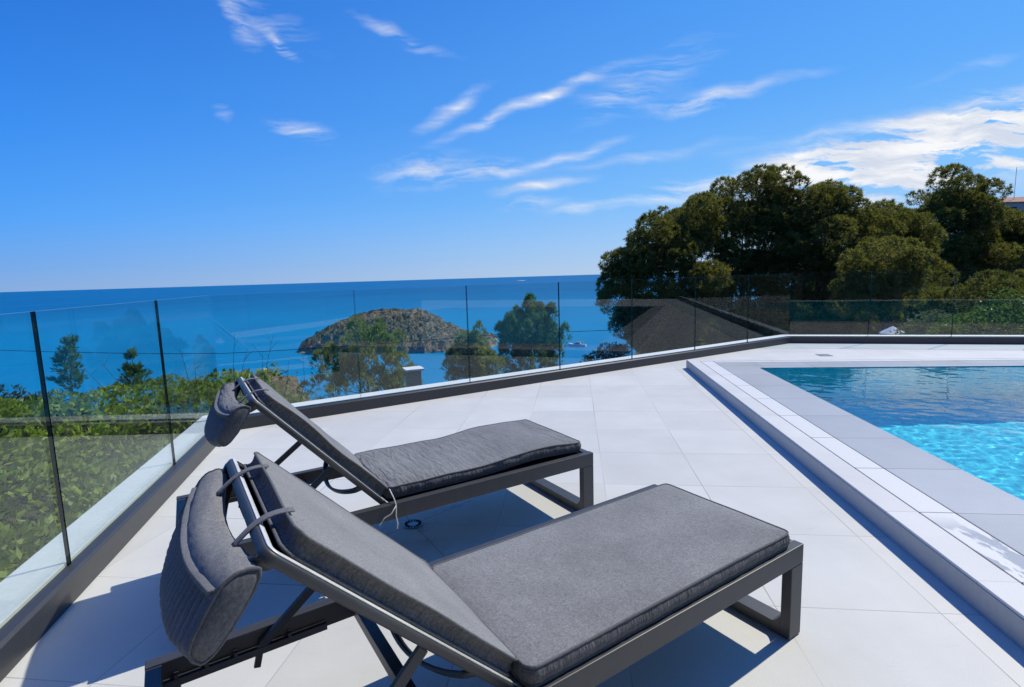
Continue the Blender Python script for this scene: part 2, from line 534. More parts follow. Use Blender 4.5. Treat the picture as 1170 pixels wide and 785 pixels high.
# pool frame: s to the right, t away from us
A83 = rad(83.0)
E_T = Vector((math.cos(A83), math.sin(A83), 0)); E_S = Vector((math.sin(A83), -math.cos(A83), 0))


def st(s, t, z=0.0):
    v = E_S * s + E_T * t
    return (v.x, v.y, z)


PLAT_Z = 0.115
S0, T1 = 1.51, 7.38              # outer corner of the pool surround
SG1, SG2, SW = 1.655, 1.825, 2.25
TG1, TG2, TW = 7.24, 7.12, 6.72
T_END = -1.6
S_END = 13.0


def terrace():
    bm = bmesh.new()
    poly = [L_END, C_L, C_R, R_END, R_END + Vector((0, -16, 0)), L_END + Vector((-1.0, -4, 0)) + Vector((2, 0, 0))]
    # leave the pool basin open: floor as polygon pieces around the water
    hole = [st(SW - 0.01, T_END - 0.01), st(S_END + 0.01, T_END - 0.01), st(S_END + 0.01, TW + 0.01), st(SW - 0.01, TW + 0.01)]
    def quad(ps):
        vs = [bm.verts.new((p[0], p[1], 0)) for p in ps]
        f = bm.faces.new(vs)
        if f.normal.z < 0: f.normal_flip()
    h = hole
    quad([L_END, poly[5], h[0], h[3], C_L])
    quad([C_L, h[3], C_R])
    quad([C_R, h[3], h[2], R_END])
    quad([R_END, h[2], h[1], poly[4]])
    quad([poly[4], h[1], h[0], poly[5]])
    bm.normal_update()
    for f in bm.faces:
        f.normal_update()
        if f.normal.z < 0: f.normal_flip()
    me = bpy.data.meshes.new('terrace_floor'); bm.to_mesh(me); bm.free()
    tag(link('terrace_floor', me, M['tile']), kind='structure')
    # retaining wall below the terrace
    bm = bmesh.new()
    out = [(p.x, p.y) for p in (L_END + outn(E_L, -1) * 0.24, C_L + (outn(E_B, 1) + E_B * -0.5).normalized() * 0.30, C_R + outn(E_B, 1) * 0.24 + E_B * 0.03, R_END + outn(E_R, 1) * 0.24)]
    ps = out + [(R_END.x, R_END.y - 16), (L_END.x + 1, L_END.y - 4)]
    for i in range(3):
        a, b = ps[i], ps[i + 1]
        vs = [bm.verts.new((a[0], a[1], -4)), bm.verts.new((b[0], b[1], -4)), bm.verts.new((b[0], b[1], -0.012)), bm.verts.new((a[0], a[1], -0.012))]
        bm.faces.new(vs)
    tag(from_bm('retaining_wall', bm, M['white_wall']), 'white rendered retaining wall under the terrace edge', 'wall')


terrace()

# ------------------------------------------------------------------ glass balustrades
CH_W, CH_H, LEDGE_W, GLASS_TOP, GT = 0.055, 0.118, 0.185, 1.235, 0.014


def balustrade(label, a, e, n_out, length, joints, a_trim=0.0, b_trim=0.0):
    """a: inner foot of the parapet, e: direction, n_out: outward"""
    root = empty('glass_balustrade', a)
    tag(root, label, 'balustrade', 'glass balustrades round the terrace')

    def P(s, o, z):
        return e * s + n_out * o + Vector((0, 0, z))

    # channel profile: face slightly chamfered at its top edge
    bm = bmesh.new()
    prof = [(0, -0.0), (CH_W + 0.02, 0.0), (CH_W + 0.02, CH_H - 0.012), (CH_W + 0.002, CH_H - 0.012), (CH_W - 0.004, CH_H), (0.012, CH_H), (0.0, CH_H - 0.012)]
    rings = []
    for s, tr in ((0.0, a_trim), (length, -b_trim)):
        rings.append([bm.verts.new(P(s + tr * o, o, z)) for o, z in prof])
    k = len(prof)
    for j in range(k):
        bm.faces.new((rings[0][j], rings[0][(j + 1) % k], rings[1][(j + 1) % k], rings[1][j]))
    bm.faces.new(rings[0][::-1]); bm.faces.new(rings[1])
    from_bm('base_channel', bm, M['channel'], root)
    # ledge
    bm = bmesh.new()
    o0, o1 = CH_W + 0.021, CH_W + 0.021 + LEDGE_W
    q = [P(a_trim * o0, o0, 0), P(length - b_trim * o0, o0, 0), P(length - b_trim * o1, o1, 0), P(a_trim * o1, o1, 0)]
    hexa(bm, [v + Vector((0, 0, -0.25)) for v in q] + [v + Vector((0, 0, CH_H + 0.004)) for v in q])
    from_bm('ledge', bm, M['white_wall'], root, bevel=0.004)
    # panes
    oc = CH_W + 0.010
    js = [a_trim * oc + 0.004] + joints + [length - b_trim * oc - 0.004]
    for s0, s1 in zip(js, js[1:]):
        bm = bmesh.new()
        g = 0.0045
        hexa(bm, [P(s0 + g, oc - GT / 2, CH_H - 0.02), P(s1 - g, oc - GT / 2, CH_H - 0.02), P(s1 - g, oc + GT / 2, CH_H - 0.02), P(s0 + g, oc + GT / 2, CH_H - 0.02),
                  P(s0 + g, oc - GT / 2, GLASS_TOP), P(s1 - g, oc - GT / 2, GLASS_TOP), P(s1 - g, oc + GT / 2, GLASS_TOP), P(s0 + g, oc + GT / 2, GLASS_TOP)])
        bmesh.ops.recalc_face_normals(bm, faces=bm.faces[:])
        for f in bm.faces:
            if abs(f.normal.z) > 0.9: f.material_index = 2
            elif abs(f.normal.dot(e)) > 0.9:
                f.material_index = 1
                sm = (f.calc_center_median()).dot(e)
                if sm < 0.3 and a_trim or sm > length - 0.3 and b_trim: f.material_index = 0
        me = bpy.data.meshes.new('glass_pane'); bm.to_mesh(me); bm.free()
        link('glass_pane', me, [M['glass'], M['glass_edge'], M['glass_top']], root)
    return root


def cut(a, e, n_out, px, py):
    """where the sight line through a photo pixel meets the glass plane: distance along the wall"""
    r = ray(px, py); c = Vector((0, 0, EYE)); o = a + n_out * (CH_W + 0.01)
    t = (o - c).dot(n_out) / r.dot(n_out)
    return (c + r * t - a).dot(e)


nB, nL, nR = outn(E_B, 1), outn(E_L, -1), outn(E_R, 1)
jB = [cut(C_L, E_B, nB, x, y) for x, y in ((404, 331), (532.5, 326), (638, 321), (722, 317.5), (795, 314.5), (856, 311.5))]
jL = sorted([cut(C_L, E_L, nL, x, y) for x, y in ((178, 345), (38, 361))])
jL += [jL[-1] + 1.25, jL[-1] + 2.5, jL[-1] + 3.75, jL[-1] + 5.0]
jL = [j for j in jL if j < 8.6]
jR = [cut(C_R, E_R, nR, x, y) for x, y in ((996, 307), (1093, 305))]
jR += [jR[-1] + (jR[1] - jR[0]) * k for k in range(1, 12)]
jR = [j for j in jR if j < 16.4]


def mitre(e1, n1, e2, n2):
    """shift along e1 per unit outward so both outer faces meet"""
    # e1*s + n1 = e2*t + n2
    d = n2 - n1
    det = e1.x * (-e2.y) - e1.y * (-e2.x)
    return (d.x * (-e2.y) - d.y * (-e2.x)) / det


mBL = mitre(E_B, nB, E_L, nL)
mLB = mitre(E_L, nL, E_B, nB)
mBR = -mitre(E_B, nB, E_R, nR)
mRB = mitre(E_R, nR, E_B, nB)
balustrade('long frameless glass balustrade facing the sea, behind the two loungers', C_L, E_B, nB, (C_R - C_L).length, jB, mBL, mBR)
balustrade('frameless glass balustrade on the left parapet above the green shrub bank', C_L, E_L, nL, 9.0, jL, mLB, 0)
balustrade('frameless glass balustrade beyond the pool, in front of the pine trees', C_R, E_R, nR, 17.0, jR, mRB, 0)


# ------------------------------------------------------------------ pool
def pool():
    root = empty('swimming_pool', st(S0, T1))
    inv = Vector(st(S0, T1))
    tag(root, 'raised swimming pool with pale coping and turquoise water', 'pool')

    def strip(name, mat, s0, s1, t0, t1, z0, z1, bev=0.003):
        bm = bmesh.new()
        q = [Vector(st(s0, t0)), Vector(st(s1, t0)), Vector(st(s1, t1)), Vector(st(s0, t1))]
        hexa(bm, [v - inv + Vector((0, 0, z0)) for v in q] + [v - inv + Vector((0, 0, z1)) for v in q])
        return from_bm(name, bm, mat, root, bevel=bev)

    Z = PLAT_Z
    # outer step: near side and far side, mitred at the corner by butting
    strip('step', M['coping'], S0, SG1, T_END, T1, -0.02, Z)
    strip('step', M['coping'], SG1 + 0.0005, S_END, TG1, T1, -0.02, Z)
    strip('step', M['coping'], S0, S_END + 0.6, T_END - 0.6, T_END - 0.0005, -0.02, Z)
    strip('step', M['coping'], S_END + 0.0005, S_END + 0.6, T_END, T1, -0.02, Z)
    strip('riser', M['riser'], S0 - 0.004, S0 - 0.0005, T_END, T1 + 0.004, 0.0, Z - 0.012, 0.001)
    strip('overflow_grate', M['grate'], SG1 + 0.010, SG2 - 0.005, T_END, TG1 - 0.010, 0.04, Z - 0.001, 0.002)
    strip('overflow_grate', M['coping'], SG2 + 0.0055, S_END, TG2 + 0.005, TG1 - 0.010, 0.04, Z - 0.001, 0.002)
    strip('gutter', M['drain_dark'], SG1 + 0.001, SG2 + 0.004, T_END, TG1 - 0.001, 0.0, 0.039, 0)
    # joints across the grate every 60 cm
    g = bmesh.new()
    # inner coping slab, a hair lower towards the water
    strip('inner_coping', M['wet_coping'], SG2 + 0.005, SW, T_END, TG2 - 0.005, 0.0, Z - 0.002, 0.003)
    strip('inner_coping', M['wet_coping'], SW + 0.0005, S_END, TW, TG2 - 0.005, 0.0, Z - 0.002, 0.003)
    # basin
    bm = bmesh.new()
    D = -1.62
    c = [st(SW, T_END), st(S_END, T_END), st(S_END, TW), st(SW, TW)]
    lo = [bm.verts.new(Vector((p[0], p[1], D)) - inv) for p in c]
    hi = [bm.verts.new(Vector((p[0], p[1], Z - 0.004)) - inv) for p in c]
    bm.faces.new(lo)
    for i in range(4):
        j = (i + 1) % 4
        bm.faces.new((lo[i], lo[j], hi[j], hi[i]))
    b = from_bm('basin', bm, M['mosaic'], root)
    b.cycles.is_caustics_receiver = True
    # water surface, gently rippled
    nx, ny = 430, 330
    me = bpy.data.meshes.new('pool_water')
    S = np.linspace(SW + 0.001, S_END - 0.001, nx); T = np.linspace(T_END + 0.001, TW - 0.001, ny)
    vs, fs = [], []
    for t in T:
        for s in S:
            p = Vector((s * 2.6 + t * 0.5, t * 3.2, 0.0))
            hgt = 0.0013 * noise.noise(p) + 0.0010 * noise.noise(p * 2.6 + Vector((3, 1, 7))) + 0.0009 * noise.noise(p * 5.3) + 0.0004 * noise.noise(p * 9.7)
            x, y, _ = st(s, t)
            vs.append((x, y, Z - 0.012 + hgt))
    for j in range(ny - 1):
        for i in range(nx - 1):
            k = j * nx + i
            fs.append((k, k + 1, k + nx + 1, k + nx))
    me.from_pydata(vs, [], fs)
    w = link('pool_water', me, M['pool_water'], None, smooth=True)
    tag(w, kind='structure')
    w.cycles.is_caustics_caster = True


pool()


def drain_round(x, y):
    root = empty('floor_drain', (x, y, 0.0))
    tag(root, 'round slotted floor drain in the shade under the rear lounger', 'drain')
    bm = bmesh.new()
    bmesh.ops.create_circle(bm, cap_ends=True, radius=0.055, segments=32, matrix=Matrix.Translation((0, 0, 0.004)))
    from_bm('plate', bm, M['drain_metal'], root)
    bm = bmesh.new()
    for i in range(16):
        a = 2 * PI * i / 16
        d = Vector((math.cos(a), math.sin(a), 0))
        bar(bm, d * 0.030 + Vector((0, 0, 0.006)), d * 0.046 + Vector((0, 0, 0.006)), 0.008, 0.003)
    from_bm('slots', bm, M['drain_dark'], root)


drain_round(-0.567, 2.713)
bm = bmesh.new()
box(bm, -0.09, 0.09, -0.09, 0.09, 0.0, 0.005)
o = from_bm('floor_drain', bm, M['drain_metal'])
o.location = (4.72, 7.85, 0); o.rotation_euler = (0, 0, rad(-7))
tag(o, 'small square drain cover set in the far paving beyond the pool', 'drain')


# ------------------------------------------------------------------ loungers
W_L, Z_R = 0.686, 0.347


def U(u, v, z):
    return Vector((-u, v, z))


def cushion(name, mat, s0, s1, v0, v1, thick, place, seed, wr=0.5, bulge=None, parent=None, gather_end=0.0):
    """box cushion with crown, wrinkles and gathered sides; place(s, v, w) -> local point. Returns mesh object + piping child"""
    nu, nv, nk = 90, 50, 6
    L, Wd = s1 - s0, v1 - v0
    r = 0.030
    off = Vector((seed * 3.7, seed * 1.3, seed * 2.1))

    def plan(a, b):
        x, y = a * L, b * Wd
        cx = min(max(x, r), L - r); cy = min(max(y, r), Wd - r)
        d = math.hypot(x - cx, y - cy)
        if d > r and (x < r or x > L - r) and (y < r or y > Wd - r):
            x, y = cx + (x - cx) * r / d, cy + (y - cy) * r / d
        return x, y

    def top_h(x, y):
        e = min(x, L - x, y, Wd - y)
        crown = 1 - math.exp(-e / 0.035)
        h = thick * (0.86 + 0.16 * crown)
        p = Vector((x, y, 0)) + off
        fold = noise.noise(Vector((p.x * 14, p.y * 3.2, 0))) * 0.0042 + noise.noise(Vector((p.x * 34, p.y * 6, 2))) * 0.0016
        loc = 0.45 + 0.55 * noise.noise(p * 4.0)
        g = math.exp(-(x / (0.22 if gather_end else 0.1))) * gather_end
        fold2 = noise.noise(Vector((p.y * 26, p.x * 3, 5))) * 0.004 * g
        h += wr * (fold * max(loc, 0) + fold2) * (0.3 + 0.7 * crown)
        h += wr * 0.006 * noise.noise(p * 5.0)
        return h

    def edge_wob(x, y, k):
        p = Vector((x, y, 0)) + off
        return 0.004 * noise.noise(p * 11) + 0.0025 * noise.noise(p * 32 + Vector((0, 0, k)))

    bend = bulge or (lambda x, y: 0.0)
    vs, fs, rest = [], [], []
    top, bot = {}, {}
    for i in range(nu + 1):
        for j in range(nv + 1):
            a = i / nu; b = j / nv
            a = 0.5 - 0.5 * math.cos(PI * a) * (0.6) + (a - 0.5) * 0.4 if True else a
            b = 0.5 - 0.5 * math.cos(PI * b) * (0.6) + (b - 0.5) * 0.4
            x, y = plan(min(max(a, 0), 1), min(max(b, 0), 1))
            bz = bend(x, y)
            top[i, j] = len(vs); vs.append(place(s0 + x, v0 + y, top_h(x, y) + bz)); rest.append((x + seed, y, thick))
            bot[i, j] = len(vs); vs.append(place(s0 + x, v0 + y, 0.002 + bz * 0.9)); rest.append((x + seed, y, 0.0))
    for i in range(nu):
        for j in range(nv):
            fs.append((top[i, j], top[i + 1, j], top[i + 1, j + 1], top[i, j + 1]))
            fs.append((bot[i, j], bot[i, j + 1], bot[i + 1, j + 1], bot[i + 1, j]))
    per = [(i, 0) for i in range(nu)] + [(nu, j) for j in range(nv)] + [(i, nv) for i in range(nu, 0, -1)] + [(0, j) for j in range(nv, 0, -1)]
    rows = []
    np_ = len(per)
    for q, (i, j) in enumerate(per):
        T_, B_ = Vector(vs[top[i, j]]), Vector(vs[bot[i, j]])
        # outward direction in plan
        i0, j0 = per[q - 1]; i1, j1 = per[(q + 1) % np_]
        tg = Vector(vs[top[i1, j1]]) - Vector(vs[top[i0, j0]])
        o_ = tg.cross(T_ - B_).normalized()
        row = [bot[i, j]]
        for k in range(1, nk):
            f = k / nk
            arc = q / np_ * 2 * (L + Wd)
            gat = 0.0022 * noise.noise(Vector((arc * 60, f * 2, seed))) + 0.0030 * noise.noise(Vector((arc * 23, f * 1.5, seed + 4)))
            bul = 0.008 * math.sin(PI * f) + gat * math.sin(PI * f) ** 0.6 * (0.5 + wr)
            row.append(len(vs)); vs.append(tuple(B_.lerp(T_, f) + o_ * bul)); rest.append((rest[top[i, j]][0], rest[top[i, j]][1], f * thick))
        row.append(top[i, j]); rows.append(row)
    n_flat = len(fs)
    for q in range(np_):
        r0, r1 = rows[q], rows[(q + 1) % np_]
        for k in range(nk):
            fs.append((r0[k], r1[k], r1[k + 1], r0[k + 1]))
    me = bpy.data.meshes.new(name); me.from_pydata([tuple(v) for v in vs], [], fs)
    ra = me.attributes.new('rest', 'FLOAT_VECTOR', 'POINT')
    ra.data.foreach_set('vector', np.array(rest, dtype=np.float32).reshape(-1))
    me.polygons.foreach_set('material_index', [0 if i < n_flat else 1 for i in range(len(fs))])
    bmx = bmesh.new(); bmx.from_mesh(me); bmesh.ops.remove_doubles(bmx, verts=bmx.verts[:], dist=1e-5)
    bmesh.ops.recalc_face_normals(bmx, faces=bmx.faces[:]); bmx.to_mesh(me); bmx.free()
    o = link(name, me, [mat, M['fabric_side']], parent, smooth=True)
    bmp = bmesh.new()
    loop = [Vector(vs[top[i, j]]) for i, j in per[::2]]
    sweep(bmp, loop, circ(0.0038, 6), closed=True, up=(0.1, 0.2, 0.97))
    from_bm('piping', bmp, M['piping'], o, smooth=True)
    bmp = bmesh.new()
    loop = [Vector(vs[bot[i, j]]) for i, j in per[::2]]
    sweep(bmp, loop, circ(0.0042, 6), closed=True, up=(0.1, 0.2, 0.97))
    from_bm('piping', bmp, M['piping'], o, smooth=True)
    return o


def lounger(label, loc, ang, L, back_len, back_ang, seat, seat_bulge, fab, wr, seed, hinge=1.20, bow=0.06, cushion_near=0.05):
    root = empty('sun_lounger', loc, ang)
    tag(root, label, 'sun lounger', 'sun loungers on the terrace')
    fm = M['frame']
    rw, rh = 0.036, 0.070
    # seat frame: two long rails, end bars
    bm = bmesh.new()
    for v in (rw / 2, W_L - rw / 2):
        bar(bm, U(0, v, Z_R - rh / 2), U(L, v, Z_R - rh / 2), rw, rh)
    for u in (rw / 2 + 0.0005, L - rw / 2 - 0.0005):
        bar(bm, U(u, rw + 0.0005, Z_R - rh / 2 - 0.001), U(u, W_L - rw - 0.0005, Z_R - rh / 2 - 0.001), rw, rh - 0.004)
    # cross tube below the hinge
    bar(bm, U(1.40, rw + 0.0005, Z_R - 0.050), U(1.40, W_L - rw - 0.0005, Z_R - 0.050), 0.032, 0.036)
    from_bm('seat_frame', bm, fm, root, bevel=0.003)
    # racks on the inner side of the rails
    for v in (rw + 0.010, W_L - rw - 0.010):
        bm = bmesh.new()
        bar(bm, U(1.50, v, Z_R - 0.058), U(L - 0.03, v, Z_R - 0.058), 0.018, 0.020)
        for k in range(5):
            bar(bm, U(1.60 + k * 0.07, v, Z_R - 0.042), U(1.61 + k * 0.07, v, Z_R - 0.042), 0.016, 0.013)
        from_bm('rack', bm, fm, root, bevel=0.0015)
    # legs and floor bars
    for u0 in (0.0, L - 0.072):
        for v in (rw / 2, W_L - rw / 2):
            bm = bmesh.new()
            box(bm, -u0 - 0.072, -u0, v - rw / 2, v + rw / 2, 0.004, Z_R - rh - 0.0005)
            lg = from_bm('leg', bm, fm, root, bevel=0.003)
            bm = bmesh.new()
            box(bm, -u0 - 0.062, -u0 - 0.010, v - 0.012, v + 0.012, 0.0, 0.0035)
            from_bm('foot_pad', bm, M['cable'], lg)
        bm = bmesh.new()
        vv0, vv1, rr = rw + 0.0005, W_L - rw - 0.0005, 0.032
        prof = [(vv0, 0.006), (vv1, 0.006), (vv1, 0.044 + rr)]
        for k in range(1, 7):
            a = PI / 2 * k / 6
            prof.append((vv1 - rr + rr * math.cos(a) , 0.044 + rr - rr * math.sin(a)) if False else (vv1 - rr * math.sin(a), 0.044 + rr - rr * (1 - math.cos(PI / 2 - a)) if False else 0.044 + rr * (1 - math.sin(a)) ** 1.6))
        for k in range(5, -1, -1):
            a = PI / 2 * k / 6
            prof.append((vv0 + rr * math.sin(a), 0.044 + rr * (1 - math.sin(a)) ** 1.6))
        f0 = [bm.verts.new((-u0 - 0.070, v, z)) for v, z in prof]; f1 = [bm.verts.new((-u0 - 0.002, v, z)) for v, z in prof]
        bm.faces.new(f0); bm.faces.new(f1[::-1])
        for i in range(len(prof)):
            j = (i + 1) % len(prof); bm.faces.new((f0[i], f0[j], f1[j], f1[i]))
        from_bm('floor_bar', bm, fm, root)
    # seat sling on bowed slats
    bm = bmesh.new()
    nv_ = 10
    pr = []
    for u in (0.04, hinge - 0.02):
        pr.append([bm.verts.new(U(u, rw + (W_L - 2 * rw) * k / nv_, Z_R - 0.012 - 0.020 * math.sin(PI * k / nv_))) for k in range(nv_ + 1)])
    for k in range(nv_):
        bm.faces.new((pr[0][k], pr[0][k + 1], pr[1][k + 1], pr[1][k]))
    from_bm('seat_sling', bm, M['sling'], root, smooth=True)
    for u in (0.10, hinge - 0.06):
        bm = bmesh.new()
        pts = [U(u, rw + 0.002 + (W_L - 2 * rw - 0.004) * k / 14, Z_R - 0.035 - 0.075 * math.sin(PI * k / 14) ** 0.8) for k in range(15)]
        sweep(bm, pts, rrect(0.030, 0.010, 0.003, 2), side=(1, 0, 0))
        from_bm('bowed_slat', bm, fm, root, smooth=True)
    # backrest in its own tilted frame
    cb, sb = math.cos(rad(back_ang)), math.sin(rad(back_ang))
    h0 = Vector((hinge, Z_R + 0.003))

    def B(s, v, w):            # s along the backrest from the hinge, w = out of its front face
        return U(h0.x + s * cb - w * -sb * -1, v, h0.y + s * sb + w * cb) if False else U(h0.x + s * cb - w * sb, v, h0.y + s * sb + w * cb)

    bm = bmesh.new()
    va, vb = rw - 0.001, W_L - rw + 0.001
    back_len += 0.010
    tr = 0.028
    pts = []
    path = [(0.0, va + 0.013)]
    rc = 0.018
    for k in range(6):
        a = PI / 2 * k / 5
        path.append((back_len - rc + rc * math.sin(a), va + 0.013 + rc - rc * math.cos(a)))
    for k in range(6):
        a = PI / 2 * k / 5
        path.append((back_len - rc + rc * math.cos(a), vb - 0.013 - rc + rc * math.sin(a)))
    path.append((0.0, vb - 0.013))
    nrm = B(0, 0, 1) - B(0, 0, 0)
    sweep(bm, [B(s, v, -0.012) for s, v in path], rrect(0.020, 0.022, 0.005, 2), up=tuple(nrm))
    from_bm('backrest_frame', bm, M['tube'], root, smooth=True)
    # pale edge strip along the front of the tube
    bm = bmesh.new()
    sweep(bm, [B(s, v, 0.0006) for s, v in path], rrect(0.012, 0.003, 0.001, 1), up=tuple(nrm))
    from_bm('edge_strip', bm, M['strip'], root, smooth=True)
    # sling of the backrest
    bm = bmesh.new(); pr = []
    for s in (0.03, back_len - 0.004):
        pr.append([bm.verts.new(B(s, va + 0.02 + (vb - va - 0.04) * k / nv_, -0.010 - 0.022 * math.sin(PI * k / nv_))) for k in range(nv_ + 1)])
    for k in range(nv_):
        bm.faces.new((pr[0][k], pr[0][k + 1], pr[1][k + 1], pr[1][k]))
    from_bm('backrest_sling', bm, M['sling'], root, smooth=True)
    # bowed bars behind the backrest: one at the top, one above the hinge
    for s, depth, hh in ((back_len - 0.012, 0.085, 0.042), (0.13, 0.10, 0.026)):
        bm = bmesh.new()
        pts = [B(s, va + 0.022 + (vb - va - 0.044) * k / 20, -0.020 - depth * math.sin(PI * k / 20) ** 0.75) for k in range(21)]
        sd = (B(1, 0, 0) - B(0, 0, 0)).normalized()
        sweep(bm, pts, rrect(hh, 0.012, 0.004, 2), side=tuple(sd))
        from_bm('bowed_bar', bm, fm, root, smooth=True)
    # prop struts down to the racks
    for v in (va + 0.036, vb - 0.036):
        bm = bmesh.new()
        top = B(back_len * 0.40, v, -0.030)
        bot = U(1.68, rw + 0.012 if v < 0.3 else W_L - rw - 0.012, Z_R - 0.045)
        bar(bm, top, bot, 0.012, 0.026, up=(1, 0, 0.3))
        bar(bm, bot + Vector((0, 0, 0.006)), bot + Vector((-0.016, 0, -0.060)), 0.010, 0.018, up=(1, 0, 0))
        from_bm('prop_strut', bm, fm, root, bevel=0.002)
    # cushions
    s_u0, s_u1, s_v0, s_v1 = seat
    cushion('seat_cushion', fab, 0, s_u1 - s_u0, s_v0, s_v1, 0.058, lambda s, v, w: tuple(U(s_u1 - s, v, Z_R + 0.002 + w)), seed, wr, seat_bulge, root, gather_end=1.0)
    bc = cushion('back_cushion', fab, 0.012, back_len - 0.024, cushion_near + 0.008, cushion_near + 0.008 + 0.566, 0.047, lambda s, v, w: tuple(B(s, v, w + 0.003)), seed + 5, wr * 0.8 + 0.2, None, root)
    # headrest bolster hanging over the back of the top tube, on two straps
    prof = [(1.728, 0.846), (1.752, 0.850), (1.785, 0.838), (1.816, 0.795), (1.846, 0.744), (1.853, 0.720), (1.840, 0.700), (1.818, 0.702), (1.782, 0.742), (1.745, 0.795), (1.728, 0.826)]
    du = h0.x + back_len * cb - 1.697 - 0.018; dz = h0.y + back_len * sb - 0.862
    prof = [Vector((a + du + 0.004, b + dz)) for a, b in prof]
    # smooth closed profile
    def cr(p0, p1, p2, p3, t):
        return 0.5 * ((2 * p1) + (-p0 + p2) * t + (2 * p0 - 5 * p1 + 4 * p2 - p3) * t * t + (-p0 + 3 * p1 - 3 * p2 + p3) * t ** 3)
    dense = []
    K = len(prof)
    for i in range(K):
        for q in range(4):
            dense.append(cr(prof[i - 1], prof[i], prof[(i + 1) % K], prof[(i + 2) % K], q / 4))
    cen = sum(dense, Vector((0, 0))) / len(dense)
    bm = bmesh.new(); rings = []
    nv2 = 140
    v0h, v1h = 0.040, 0.625
    for k in range(nv2 + 1):
        f = k / nv2; v = v0h + (v1h - v0h) * f
        end = min(f, 1 - f) * (v1h - v0h)
        fat = 0.90 + 0.14 * (1 - math.exp(-end / 0.05))
        sagu = bow * math.sin(PI * f); sagz = -0.030 * math.sin(PI * f)
        ring = []
        for q, p in enumerate(dense):
            d = p - cen
            wv = 0.0030 * noise.noise(Vector((q * 0.35, v * 9, seed))) + 0.0016 * noise.noise(Vector((q * 0.9, v * 30, seed + 2)))
            # ribs of the stitched panel on the rear face
            rib = 0.0
            if 11 <= q <= 20 and 0.05 < f < 0.93:
                rib = 0.0014 * math.sin(v * 2 * PI / 0.028)
            d2 = d * (fat + (wv + rib) / max(d.length, 0.02))
            ring.append(bm.verts.new(U(cen.x + d2.x + sagu, v, cen.y + d2.y + sagz)))
        rings.append(ring)
    KK = len(dense)
    for r0, r1 in zip(rings, rings[1:]):
        for j in range(KK):
            bm.faces.new((r0[j], r0[(j + 1) % KK], r1[(j + 1) % KK], r1[j]))
    capn = []
    for ring, sg in ((rings[0], -1), (rings[-1], 1)):
        prev = ring
        for sc_, ov in ((0.80, 0.006), (0.45, 0.010)):
            c3 = sum((v.co for v in ring), Vector()) / KK
            cur = [bm.verts.new(c3 + (v.co - c3) * sc_ + Vector((0, sg * ov, 0))) for v in ring]
            for j in range(KK):
                bm.faces.new((prev[j], prev[(j + 1) % KK], cur[(j + 1) % KK], cur[j]))
            prev = cur
        bm.faces.new(prev)
    ends = [[v.co.copy() for v in rings[0]], [v.co.copy() for v in rings[-1]]]
    mid_line = [[rings[k][idx].co.copy() for k in range(3, nv2 - 2, 3)] for idx in (10,)]
    bm.faces.ensure_lookup_table()
    for k in range(nv2):
        for j in range(KK):
            if 11 <= j <= 21: bm.faces[k * KK + j].material_index = 1
    for f_ in bm.faces[nv2 * KK:]:
        f_.material_index = 2
    hr = from_bm('headrest', bm, [fab, M['fabric_ribbed'], M['fabric_end']], root, smooth=True, rest=True)
    bm = bmesh.new()
    for e_ in ends:
        sweep(bm, e_, circ(0.0036, 6), closed=True, up=(0.1, 0.95, 0.2))
        from_bm('piping', bm, M['piping'], hr, smooth=True)
        bm = bmesh.new()
    for ln in mid_line:
        sweep(bm, ln, rrect(0.020, 0.008, 0.003, 2))
    from_bm('flap_edge', bm, M['strap'], hr, smooth=True)
    for v in (0.165, 0.475):
        bm = bmesh.new()
        f = (v - v0h) / (v1h - v0h)
        a = U(prof[0].x + bow * math.sin(PI * f) + 0.016, v, prof[0].y - 0.030 * math.sin(PI * f) + 0.002)
        b = B(back_len - 0.034, v, 0.054)
        c_ = B(back_len - 0.14, v, 0.0745)
        pts = []
        for k in range(13):
            t = k / 12
            p = a.lerp(b, t); p.z += 0.020 * math.sin(PI * t)
            pts.append(p)
        sweep(bm, pts, rrect(0.022, 0.004, 0.0015, 2), side=(0, 1, 0))
        from_bm('strap', bm, M['strap'], hr, smooth=True)
    return root, B


def ang_place(foot, a):
    return (foot[0], foot[1], 0.0), rad(a)


loc, az = ang_place((1.018, 1.761), 33.2)
front, _ = lounger('charcoal sun lounger with smooth grey cushions, nearest the camera and the pool', loc, az, 1.95, 0.705, 45.3,
                   (0.055, 1.185, 0.018, 0.572), None, M['fabric'], 0.45, 1.0, bow=0.035, cushion_near=0.052)


def rear_bulge(x, y):
    # x from the hinge end: sags, then rises over the foot half
    return 0.016 * math.exp(-((x - 0.80) / 0.20) ** 2) - 0.004 * math.exp(-((x - 0.40) / 0.2) ** 2)


loc, az = ang_place((0.43, 2.79), 31.6)
rear, _ = lounger('charcoal sun lounger with wrinkled buckled seat cushion and white tie cord, beside the sea balustrade', loc, az, 1.95, 0.705, 48.0,
                  (0.030, 1.140, 0.062, 0.625), rear_bulge, M['fabric_weathered'], 1.5, 2.0, hinge=1.16, bow=0.030, cushion_near=0.052)
# tie cord of the rear lounger
bm = bmesh.new()
p0 = U(1.135, 0.055, Z_R + 0.050)
path = [p0, p0 + Vector((0.004, -0.045, -0.030)), p0 + Vector((0.006, -0.062, -0.055)), p0 + Vector((0.002, -0.064, -0.10)), p0 + Vector((0.008, -0.062, -0.135)), p0 + Vector((0.004, -0.066, -0.160))]
sweep(bm, path, circ(0.0028, 6), up=(1, 0, 0))
path = [p0 + Vector((0.006, -0.062, -0.055)), p0 + Vector((-0.018, -0.066, -0.085)), p0 + Vector((-0.05, -0.068, -0.095)), p0 + Vector((-0.075, -0.066, -0.125))]
sweep(bm, path, circ(0.0026, 6), up=(0, 1, 0))
from_bm('tie_cord', bm, M['cord'], rear, smooth=True)


